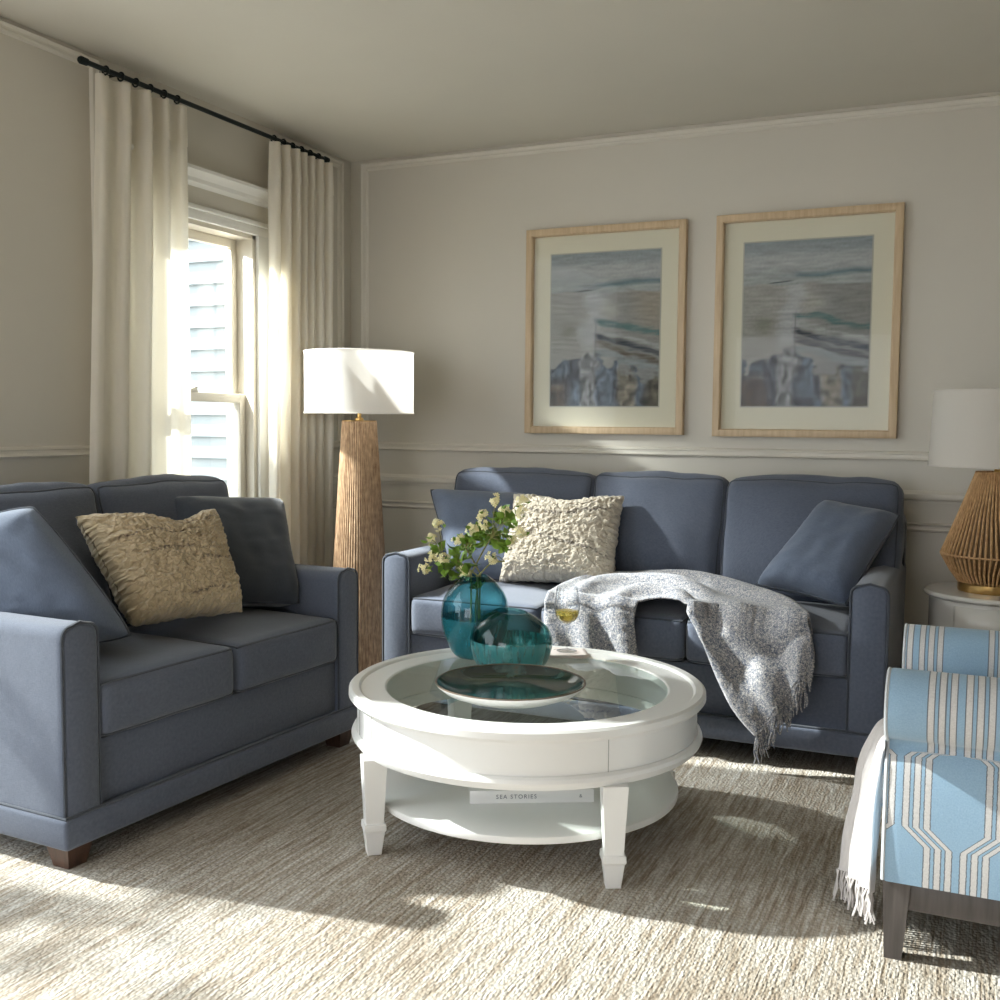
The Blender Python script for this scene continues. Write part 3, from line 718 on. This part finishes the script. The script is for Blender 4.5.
# wine glass and napkins
nap = empty('paper_napkins', (1.758, -1.395, TZ + .0015), R_(-2), 'small stack of pale pink paper napkins under the wine glass', 'napkin')
t = NT('blush_paper'); t.col((.80, .70, .66)); t.set(Roughness=.9)
Tn = [(1.720, -1.475), (1.850, -1.405), (1.805, -1.325), (1.680, -1.345)]
for k in range(3):
    m = MB(); cs = [Vector((x - 1.752, y + 1.352, 0)) for x, y in Tn]; z = .0008 + .004 * k; rr = Matrix.Rotation(R_(2.5 * k - 3), 3, 'Z'); g = 10
    def P(i, j): s, u = i / g, j / g; p = rr @ ((cs[0] * (1 - s) + cs[1] * s) * (1 - u) + (cs[3] * (1 - s) + cs[2] * s) * u); return (p.x, p.y, z + .002 * abs(nz((s * 3, u * 3, k), 1)) + (.003 if k == 2 else 0) * s * u)
    m.grid(P, g + 1, g + 1); o = m.build('napkin_sheet', t.m, nap, angle=80); so = o.modifiers.new('t', 'SOLIDIFY'); so.thickness = .002; so.offset = 1
M_print = simple('grey_print', (.25, .2, .2), .8)
for (px, py, L) in ((-.03, -.05, .030), (.0, -.02, .022), (-.01, .02, .026)):
    pts = [(px + .8 * s, py + .55 * s + .008 * math.sin(s / L * 6), .0175) for s in [L * i / 12 for i in range(13)]]; m = MB(); m.tube(pts, .0008, 4); m.build('printed_mark', M_print, nap)
wg = empty('wine_glass', (1.772, -1.440, TZ + .0175), 0, 'stemmed glass of white wine standing on pink napkins', 'wine glass')
t = NT('clear_glass'); t.t.nodes.remove(t.b); tr = t.n('ShaderNodeBsdfTransparent'); gl = t.n('ShaderNodeBsdfGlossy'); gl.inputs['Roughness'].default_value = .03
lw = t.n('ShaderNodeLayerWeight'); lw.inputs[0].default_value = .5; mx = t.n('ShaderNodeMixShader')
t.l(t.mix(lw.outputs['Facing'], (.98, .98, .98), (.72, .74, .74)), tr.inputs[0]); t.l(t.math('MULTIPLY_ADD', t.math('POWER', lw.outputs['Facing'], 2.5), .75, .05), mx.inputs[0])
t.l(tr.outputs[0], mx.inputs[1]); t.l(gl.outputs[0], mx.inputs[2]); t.l(mx.outputs[0], t.out.inputs[0]); M_cg = t.m
m = MB(); m.lathe(lerp_prof([(.0006, 0), (.032, .001), (.030, .003), (.006, .006), (.0035, .015), (.0035, .085), (.008, .094), (.030, .108), (.041, .132), (.043, .160), (.038, .200), (.034, .222)], 60), 40); m.build('glass', M_cg, wg, angle=80)
t = NT('white_wine'); t.b.inputs['Transmission Weight'].default_value = .75; t.col((.85, .68, .16)); t.set(Roughness=.05, IOR=1.33)
m = MB(); m.lathe([(.0005, .094), (.012, .0975), (.028, .108), (.0365, .122), (.0405, .138), (.0395, .139), (.0005, .139)], 36); m.build('wine', t.m, wg, angle=60)

# book on the shelf
bk = empty('book', (1.90, -2.045, .1365), R_(28), 'white hardback book lying flat on the coffee table shelf', 'book')
m = MB(); m.rbox(-.178, .178, 0, .24, 0, .004, .001); m.rbox(-.178, .178, 0, .24, .034, .038, .001); m.rbox(-.178, .178, -.002, .003, 0, .038, .001); m.build('cover', M_tablew, bk)
m = MB(); m.box(-.174, .174, .003, .236, .004, .034); m.build('pages', paint('page_edges', (.7, .68, .62), .9), bk, smooth=False)
def text(s, name, size, T, parent, mt, ext=.0003):
    c = bpy.data.curves.new(name, 'FONT'); c.body = s; c.size = size; c.extrude = ext; c.align_x = 'CENTER'; c.align_y = 'CENTER'; c.space_character = 1.25
    o = bpy.data.objects.new(name, c); C.objects.link(o); dg = bpy.context.evaluated_depsgraph_get(); dg.update()
    me = bpy.data.meshes.new_from_object(o.evaluated_get(dg)); bpy.data.objects.remove(o); me.transform(T); me.materials.clear()
    return link(name, me, mt, parent)
M_ink = simple('grey_ink', (.16, .17, .18), .7)
text('SEA STORIES', 'spine_title', .017, Matrix.Translation((-.045, -.0026, .019)) @ Matrix.Rotation(PI / 2, 4, 'X'), bk, M_ink)
text('&', 'spine_mark', .014, Matrix.Translation((.14, -.0026, .019)) @ Matrix.Rotation(PI / 2, 4, 'X'), bk, M_ink)

# ------------------------------------------------------------------ floor lamp
fl = empty('floor_lamp', (.425, -.60, 0), 0, 'tall tapered rattan floor lamp with a white drum shade in the corner', 'floor lamp')
m = MB(); NR = 60; NN = NR * 6
prof = [(.150, .0)] + [(.150 - .070 * (z / 1.222) ** 1.12, z) for z in [1.222 * k / 40 for k in range(1, 41)]]
def P(i, j):
    r, z = prof[j]; a = 2 * PI * i / NN; rib = abs(math.sin(a * NR / 2)) ** .6; rr = r * (1 - .035 + .035 * rib) + .0012 * nz((math.cos(a) * 20, math.sin(a) * 20, z * 3), 1)
    return (rr * math.cos(a), rr * math.sin(a), z)
m.grid(P, NN, len(prof), cu=True); base = m.build('body', M_rattan, fl, angle=70)
m = MB(); m.lathe([(.0005, 1.221), (.078, 1.221), (.080, 1.226), (.0005, 1.227)], 40); m.lathe([(.0095, 1.226), (.0095, 1.36)], 16); m.lathe([(.0005, 1.226), (.02, 1.227), (.02, 1.235), (.0095, 1.24)], 20)
m.build('stem', M_brass, fl)
m = MB(); m.lathe([(.250, 1.258), (.250, 1.262), (.2485, 1.27), (.2485, 1.525), (.250, 1.532), (.250, 1.537)], 96)
o = m.build('lamp_shade', M_shade, fl, angle=60)
q = MB()
for z in (1.2585, 1.5365): q.tube([(.250 * math.cos(a), .250 * math.sin(a), z) for a in [2 * PI * k / 96 for k in range(96)]], .0022, 6, True)
q.tube([(.2485, 0, 1.26), (.2485, 0, 1.534)], .001, 4); q.build('trim', M_shade, o)
q = MB()
for a in (0, 2 * PI / 3, 4 * PI / 3): q.tube([(0, 0, 1.34), (.249 * math.cos(a), .249 * math.sin(a), 1.34)], .0022, 6)
q.build('spider', M_brass, fl)
q = MB(); q.lathe([(.0005, 1.35), (.014, 1.36), (.016, 1.38), (.030, 1.42), (.031, 1.44), (.022, 1.465), (.0005, 1.472)], 20); q.build('bulb', simple('white_bulb', (.85, .85, .83), .3), fl)

# ------------------------------------------------------------------ side table and its lamp
SX, SY = 3.095, -.47
st = empty('side_table', (SX, SY, 0), 0, 'round pale side table with a drawer beside the sofa', 'side table')
M_silver = paint('champagne_lacquer', (.56, .54, .50), .25, .02)
m = MB(); m.lathe([(.0005, .588), (.215, .588), (.235, .592), (.243, .600), (.243, .606), (.236, .612), (.0005, .612)], 72); m.build('tabletop', M_silver, st, angle=40)
m = MB(); m.lathe([(.222, .588), (.222, .44), (.21, .44), (.21, .588)], 72); dr = m.build('drawer_box', M_silver, st, angle=40)
m = MB(); a0 = -2.5
for a, b in ((-2.2, -1.0),):
    nA = 24
    P = lambda i, j: (.2235 * math.cos(a + (b - a) * i / nA), .2235 * math.sin(a + (b - a) * i / nA), .455 + .12 * j)
    m.grid(P, nA + 1, 2)
d = m.build('drawer', M_silver, st); d.modifiers.new('s', 'SOLIDIFY').thickness = .004

for k in range(4):
    a = PI / 4 + k * PI / 2; m = MB(); m.tube([(.19 * math.cos(a), .19 * math.sin(a), .45), (.2 * math.cos(a), .2 * math.sin(a), 0)], lambda t_: .017 - .006 * t_, 12); m.build('leg', M_silver, st)
m = MB(); m.lathe([(.0005, .15), (.19, .15), (.195, .157), (.19, .165), (.0005, .165)], 60); m.build('shelf', M_silver, st, angle=40)
tl = empty('table_lamp', (SX - .005, SY, .6125), 0, 'table lamp with corded diamond base and off white shade on the side table', 'table lamp')
m = MB(); m.lathe([(.0005, 0), (.118, 0), (.120, .004), (.120, .030), (.112, .034), (.0005, .034)], 48); m.build('base', M_brass, tl, angle=40)
m = MB(); nS = 60
for k in range(nS):
    for q_ in (0,):
        a = 2 * PI * k / nS; b = a + .05
        m.tube([(.118 * math.cos(a), .118 * math.sin(a), .034), (.148 * math.cos(a), .148 * math.sin(a), .075), (.182 * math.cos(b), .182 * math.sin(b), .135)], .0042, 5)
        m.tube([(.182 * math.cos(b), .182 * math.sin(b), .135), (.125 * math.cos(a), .125 * math.sin(a), .285), (.070 * math.cos(a), .070 * math.sin(a), .440)], .0042, 5)
m.tube([(.183 * math.cos(a), .183 * math.sin(a), .137) for a in [2 * PI * k / 60 for k in range(60)]], .004, 6, True)
m.tube([(.071 * math.cos(a), .071 * math.sin(a), .440) for a in [2 * PI * k / 40 for k in range(40)]], .0045, 6, True)
m.build('corded_body', M_cord, tl)
m = MB(); m.lathe([(.0005, .034), (.095, .036), (.155, .135), (.060, .436), (.0005, .438)], 40); m.build('inner_core', simple('lamp_core', (.16, .09, .035), .7), tl, angle=60)
m = MB(); m.lathe([(.0005, .438), (.014, .440), (.010, .448), (.010, .60)], 16); m.build('stem', M_brass, tl)
m = MB(); m.lathe([(.238, .462), (.228, .742)], 72)
o = m.build('lamp_shade', M_shade2, tl); 
for r, z in ((.238, .463), (.228, .741)):
    q = MB(); q.tube([(r * math.cos(a), r * math.sin(a), z) for a in [2 * PI * k / 72 for k in range(72)]], .002, 6, True)
    q.build('trim', M_shade2, o)

# ------------------------------------------------------------------ framed pictures
def paint_art(name, loc, w, h, seed, cool, parent):
    nu, nv = 150, 200; m = MB(); m.grid(lambda i, j: (w * i / (nu - 1) - w / 2, 0, h * j / (nv - 1) - h / 2), nu, nv)
    o = m.build(name, None, parent, smooth=False); o.location = loc
    ca = o.data.color_attributes.new('Paint', 'FLOAT_COLOR', 'POINT')
    def mixc(a, b, k): k = max(0, min(1, k)); return [a[q] * (1 - k) + b[q] * k for q in range(3)]
    def sm(a, b, x): x = max(0, min(1, (x - a) / (b - a))); return x * x * (3 - 2 * x)
    for j in range(nv):
        for i in range(nu):
            u, v = i / (nu - 1), j / (nv - 1)
            if v < .3: u += .05 * nz((u * 7, v * 5, seed + 9), 1) + .03 * nz((u * 18, v * 12, seed), 1)
            wb = .03 * nz((u * 4, v * 9, seed), 1) + .012 * nz((u * 9, v * 45, seed), 1)
            c = mixc((.42, .44, .43), (.33, .37, .38), sm(.8, 1, v + wb))
            c = mixc(c, (.50, .50, .50), .8 * sm(.82, .86, v) * (1 - sm(.9, .95, v)))
            # far shore
            sh = .775 + .03 * u; c = mixc(c, (.10, .19, .22), .8 * sm(.03, .0, abs(v - sh + wb * .6)) * sm(.15, .6, u + .15 * nz((u * 9, v * 60, 2), 1)))
            c = mixc(c, (.02, .04, .05), sm(.006, .0, abs(v - .755 - .06 * (u - .3))) * sm(.13, .05, abs(u - .30)))
            # beach / water
            if v < .75 + wb:
                c2 = mixc((.40, .385, .35), (.30, .30, .29), sm(.4, .8, u))
                c2 = mixc(c2, (.22, .225, .17), .7 * sm(.16, .0, math.hypot(u - .18, (v - .50) * 1.6) + wb))
                c2 = mixc(c2, (.52, .52, .53), .9 * sm(.14, .02, abs(u - .38 - .25 * (v - .5) + wb * 3)) * sm(.3, .45, v))
                c2 = mixc(c2, (.52, .50, .44), .7 * sm(.14, .0, math.hypot((u - .55) * .9, (v - .62) * 1.8)))
                c2 = mixc(c2, (.40, .34, .26) if not cool else (.30, .29, .27), .7 * sm(.62, .95, u + wb * 2) * sm(.35, .6, v))
                # breaking bands to the right
                for (y0, sl, th, cc) in ((.555, -.14, .028, (.10, .20, .20)), (.50, -.18, .02, (.45, .46, .44)), (.455, -.20, .035, (.03, .045, .065)), (.41, -.23, .03, (.14, .11, .08) if not cool else (.06, .06, .08)), (.36, -.2, .03, (.30, .34, .34))):
                    d = abs(v - (y0 + sl * (u - .42)) + wb * 1.2)
                    c2 = mixc(c2, cc, .9 * sm(th, th * .3, d) * sm(.38, .46, u + wb) * (.6 + .6 * nz((u * 8, v * 90, seed), 1) + .3))
                # foreground rocks
                lim = .27 + .05 * math.sin(u * 5) + wb * 3 + .05 * nz((u * 12, 3, seed), 1)
                if v < lim:
                    k = sm(lim, lim - .04, v)
                    blk = mixc((.10, .11, .14), (.16, .20, .26), sm(-.2, .3, nz((u * 4, v * 2, seed), 1.5)))
                    blk = mixc(blk, (.36, .31, .23), .9 * sm(.10, .03, abs(u - .72)) * sm(.30, .2, v))
                    blk = mixc(blk, (.13, .08, .045), .9 * sm(.25, .1, u) * sm(.25, .1, v + wb))
                    blk = mixc(blk, (.14, .12, .07), .8 * sm(.82, .95, u))
                    blk = mixc(blk, (.42, .42, .42), .8 * sm(.10, .05, abs(u - .36)))
                    blk = [x * (.75 + .9 * max(-.5, nz((u * 22, v * 20, seed + 4), 1))) + .02 for x in blk]; c2 = mixc(c2, blk, k)
                c2 = mixc(c2, (.06, .06, .07), .5 * sm(.006, .002, abs(u - .425)) * sm(.6, .5, v))
                c = mixc(c, c2, sm(.0, .02, .75 + wb - v))
            g = 1 + .22 * nz((u * 7, v * 60, seed), 1) + .12 * nz((u * 50, v * 70, seed), 1)
            ca.data[j * nu + i].color = (c[0] * g * .74, c[1] * g * .76, c[2] * g * .78, 1)
    t = NT(name + '_paint'); at = t.n('ShaderNodeAttribute', attribute_name='Paint'); t.col(at.outputs['Color']); t.set(Roughness=.7); o.data.materials.append(t.m)
    return o
def picture(x0, x1, z0, z1, seed, cool, label):
    cx, cz = (x0 + x1) / 2, (z0 + z1) / 2; w, h = x1 - x0, z1 - z0
    e = empty('framed_picture', (cx, -.002, cz), 0, label, 'picture', 'framed coastal prints above the sofa'); 
    m = MB(); b, d = .034, .036; prof = [(0, 0), (0, d), (.004, d + .002), (b - .006, d + .002), (b, d - .004), (b, .008)]
    for ins, hh in prof:
        for sx, sz in ((-1, -1), (1, -1), (1, 1), (-1, 1)): m.v.append((sx * (w / 2 - ins), -hh, sz * (h / 2 - ins)))
    for j in range(len(prof) - 1):
        for i in range(4): m.f.append((j * 4 + i, j * 4 + (i + 1) % 4, (j + 1) * 4 + (i + 1) % 4, (j + 1) * 4 + i))
    m.build('frame', M_frame, e, angle=30)
    m = MB(); m.box(-w / 2 + .004, w / 2 - .004, -.008, -.001, -h / 2 + .004, h / 2 - .004); m.build('mat_board', M_mat, e, smooth=False)
    m = MB(); aw, ah = .535, .715; m.box(-aw / 2 - .006, aw / 2 + .006, -.0095, -.0085, -ah / 2 - .006 + .005, ah / 2 + .006 + .005); m.build('print_border', paint('print_edge', (.42, .41, .35), .8), e, smooth=False)
    paint_art('print', (0, -.0105, .005), aw, ah, seed, cool, e)
    m = MB(); m.box(-w / 2 + b - .003, w / 2 - b + .003, -.024, -.022, -h / 2 + b - .003, h / 2 - b + .003); m.build('glazing', M_artglass, e, smooth=False)
picture(1.010, 1.790, 1.172, 2.140, 3, False, 'left of the two pale wood framed coastal prints, warmer beige tones')
picture(1.926, 2.706, 1.168, 2.144, 11, True, 'right of the two pale wood framed coastal prints, darker sea tones')

# ------------------------------------------------------------------ armchair
def chair_material():
    t = NT('blue_lattice_stripe'); tc = t.n('ShaderNodeTexCoord'); sp = t.n('ShaderNodeSeparateXYZ'); t.l(tc.outputs['UV'], sp.inputs[0])
    x, z = sp.outputs[0], sp.outputs[1]
    q = t.math('PINGPONG', t.math('ADD', x, 10 * .245), .1225)
    p = t.math('PINGPONG', t.math('ADD', z, 4.0), .2)
    g = t.math('ADD', t.math('MULTIPLY', t.math('SUBTRACT', p, .1), 1.1), .0)
    g = t.math('MINIMUM', t.math('MAXIMUM', g, -.0235), .0235)
    d = t.math('SUBTRACT', q, t.math('ADD', g, .06125))
    ins = t.math('LESS_THAN', t.math('ABSOLUTE', d), .03375)
    e = t.math('ABSOLUTE', t.math('SUBTRACT', t.math('MODULO', t.math('ADD', d, .0225 * 40 + .03375), .0225), .01125))
    wob = t.math('MULTIPLY', t.math('SUBTRACT', t.noise(tc.outputs['UV'], 160, 2), .5), .003)
    e = t.math('ADD', e, wob)
    wh = t.math('MULTIPLY', ins, t.math('LESS_THAN', e, .0058)); dk = t.math('MULTIPLY', ins, t.math('LESS_THAN', e, .0082))
    fn = t.noise(t.coord('Object', (300, 300, 300)), 1, 2); bl = t.mix(fn, (.21, .34, .47), (.33, .47, .60))
    c = t.mix(dk, bl, (.15, .17, .19)); c = t.mix(wh, c, t.mix(fn, (.46, .44, .43), (.70, .68, .66)))
    t.col(c); t.set(Roughness=.95, Sheen_Weight=.2); t.bump(fn, .4, .002); return t.m
M_chair = chair_material()
M_cpipe = fabric('chair_piping', (.45, .50, .55), (.70, .70, .70))
ch = empty('armchair', (2.86, -2.28, 0), 0, 'light blue armchair with rolled arms and white lattice stripe pattern', 'armchair')
def uvsurf(name, P, U, nu, nv, parent, mt, angle=60, closed_ends=True):
    m = MB(); m.grid(P, nu, nv); uv = [U(i, j) for j in range(nv) for i in range(nu)]
    o = m.build(name, mt, parent, angle=angle, uv=uv); return o
def chair_arm(y, side, L=.66, dz=0):
    """side -1: near arm, roll towards the camera; local x runs to the chair back"""
    e_name = 'arm'
    path = []   # cross-section in (y, z), outer side first, going up and round the roll
    path += [(0, .185), (-.003, .25), (-.002, .36), (.006, .46), (.022, .505)]
    cy, cz, r = .006, .598, .078
    for k in range(15):
        a = R_(-105 + (k / 14) * (-285 + 0)); a = R_(250) - R_(300) * k / 14
        path.append((cy + r * math.cos(a) * 1.0, cz + r * math.sin(a)))
    path += [(.085, .50), (.10, .42), (.105, .30), (.105, .185)]
    pth = [cr([(p[0], p[1], 0) for p in path], t_ / 79) for t_ in range(80)]
    acc = [0]
    for a, b in zip(pth, pth[1:]): acc.append(acc[-1] + (b - a).length)
    xs = [0, .004, .012] + [.012 + (L - .012) * k / 20 for k in range(1, 21)]; sh = [.010, .003, 0] + [0] * 20
    def P(i, j):
        q = pth[j]; s_ = sh[i]; c = Vector((.05, .38, 0)) if q.y < .52 else Vector((cy, cz, 0))
        dd = (Vector((q.x, q.y, 0)) - c); q2 = c + dd * (1 - s_ / max(dd.length, .01)); return (xs[i], y + side * -1 * q2.x * (1 if side < 0 else 1), q2.y + dz)
    def U(i, j):
        z = acc[j] + .185
        return (xs[i] - .156, (z + .20 if z < .50 else .80) if side < 0 else .60)
    o = uvsurf(e_name, P, U, len(xs), 80, ch, M_chair)
    m = MB(); m.v = [tuple(P(0, j)) for j in range(80)]; m.f = [tuple(range(80))]
    bmf = bmesh.new(); vs = [bmf.verts.new(p) for p in m.v]; f_ = bmf.faces.new(vs); bmesh.ops.triangulate(bmf, faces=[f_]); me = bpy.data.meshes.new('arm_front'); bmf.to_mesh(me); bmf.free()
    fo = link('arm_front', me, simple('chair_blue', (.27, .41, .54), .9), o)
    q = MB(); q.tube([P(1, j) for j in range(80)], .0045, 6); q.build('piping', M_cpipe, o)
    return o
chair_arm(0, -1)
chair_arm(.60, 1, dz=.0)
def block(name, x0, x1, y0, y1, z0, z1, r, crown=(0, 0, 0), n=12, uvo=0):
    D = cush_fn((x1 - x0) / 2, (y1 - y0) / 2, (z1 - z0) / 2, r, *crown); m = MB(); g = spaced(n); uv = []; c = Vector(((x0 + x1) / 2, (y0 + y1) / 2, (z0 + z1) / 2))
    for ax in range(3):
        for sg in (-1, 1):
            def P(i, j):
                p = [0, 0, 0]; p[ax] = sg; p[(ax + 1) % 3] = g[i]; p[(ax + 2) % 3] = g[j]; return D(p) + c
            m.grid(P, n + 1, n + 1, flip=sg < 0)
            for j in range(n + 1):
                for i in range(n + 1):
                    p = P(i, j); uv.append((p.y, p.z if ax == 0 else p.x) if ax != 1 else (p.x, p.z))
    return m.build(name, M_chair, ch, angle=180, uv=uv)
block('seat_base', .02, .64, .10, .50, .185, .30, .02)
block('seat_cushion', -.028, .56, .112, .488, .29, .43, .05, (.02, .0, .02))
block('backrest', .54, .72, .0, .60, .185, .95, .06, (.02, 0, .02))
m = MB(); m.rbox(.03, .66, .012, .035, .120, .186, .003); m.rbox(.03, .66, .565, .588, .120, .186, .003); m.rbox(.01, .033, .03, .57, .120, .186, .003); m.rbox(.64, .665, .03, .57, .120, .186, .003); m.build('apron_rail', M_gwood, ch)
for (x, y, bx, by) in ((.035, .03, -.004, .0), (.035, .57, -.004, 0), (.65, .03, .05, 0), (.65, .57, .05, 0)):
    m = MB(); a, b = .030, .019
    sq = ((-1, -1), (1, -1), (1, 1), (-1, 1))
    m.add([(x + p * a, y + q_ * a * .8, .186) for p, q_ in sq] + [(x + bx + p * b, y + by + q_ * b, 0) for p, q_ in sq], [(0, 1, 2, 3), (7, 6, 5, 4), (0, 4, 5, 1), (1, 5, 6, 2), (2, 6, 7, 3), (3, 7, 4, 0)]); m.build('leg', M_gwood, ch, smooth=False)

# white throw hanging over the seat front
t = NT('white_mohair'); f = t.noise(t.coord('Object', (120, 120, 25)), 1, 4); t.col(t.mix(f, (.52, .48, .46), (.70, .66, .64))); t.set(Roughness=1, Sheen_Weight=.5); t.bump(f, .6, .004); M_wthrow = t.m
wr = [((3.06, -2.10, .452), (3.06, -1.86, .452)), ((2.93, -2.12, .462), (2.93, -1.86, .462)), ((2.862, -2.14, .455), (2.835, -1.92, .455)), ((2.852, -2.17, .40), (2.800, -1.95, .40)),
      ((2.850, -2.19, .30), (2.778, -1.97, .28)), ((2.848, -2.20, .20), (2.757, -1.99, .17)), ((2.846, -2.21, .12), (2.750, -2.00, .085))]
def wpt(a, b):
    o = cr([r[0] for r in wr], a); i = cr([r[1] for r in wr], a); p = o.lerp(i, b)
    d = Vector((0, 0, 1)).lerp(Vector((-1, -.2, 0)), min(1, max(0, (a - .25) * 3)))
    return p + d * (.010 * math.sin(2 * PI * 3.2 * b + 2 * a) + .008 + .004 * nz((a * 8, b * 8, 0), 1))
m = MB(); m.grid(lambda i, j: wpt(i / 59, j / 39), 60, 40); wt = m.build('white_throw', M_wthrow, angle=180); wt.modifiers.new('t', 'SOLIDIFY').thickness = .006
tag(wt, 'soft white fringed throw hanging over the armchair seat front', 'blanket')
m = MB(); random.seed(8)
for k in range(40):
    p = wpt(1, k / 39); L = .078 + random.uniform(-.01, .004); dx = random.uniform(-.015, .015)
    m.tube([p + Vector((dx * s_ + .003 * math.sin(8 * s_ + k), .006 * math.sin(k * 3) * s_, -L * s_)) for s_ in (0, .3, .6, 1)], .0028, 5)
tag(m.build('fringe', M_wthrow, wt), kind='stuff')

# ------------------------------------------------------------------ garden shrub whose leaves dapple the sun
sh = empty('garden_tree', (-1.9, -3.45, -.6), 0, 'leafy garden tree outside the wide window', 'tree')
m = MB(); random.seed(12); m.tube([(0, 0, 0), (.05, .02, 1.2), (.12, .06, 2.2)], lambda t_: .05 * (1 - .6 * t_), 8)
tips = []
for k in range(16):
    a = random.uniform(0, 2 * PI); b = Vector((.08, .04, 1.1 + .07 * k)); e_ = b + Vector((math.cos(a) * .55, math.sin(a) * .55, random.uniform(.1, .35))); m.tube([b, b.lerp(e_, .5) + Vector((0, 0, .05)), e_], lambda t_: .014 * (1 - .7 * t_), 5); tips += [b.lerp(e_, s_) for s_ in (.4, .6, .8, 1)]
m.build('trunk', M_leg, sh)
m = MB(); O = Vector((0, 0, 0))
for tp in tips:
    if random.random() < .12: continue
    for k in range(17): leaf(m, tp + Vector([random.uniform(-.07, .07) for _ in range(3)]), Vector((random.uniform(-1, 1), random.uniform(-1, 1), random.uniform(-.6, .6))), random.uniform(.05, .08), random.uniform(.014, .022))
tag(m.build('foliage', M_leaf, sh), kind='stuff')
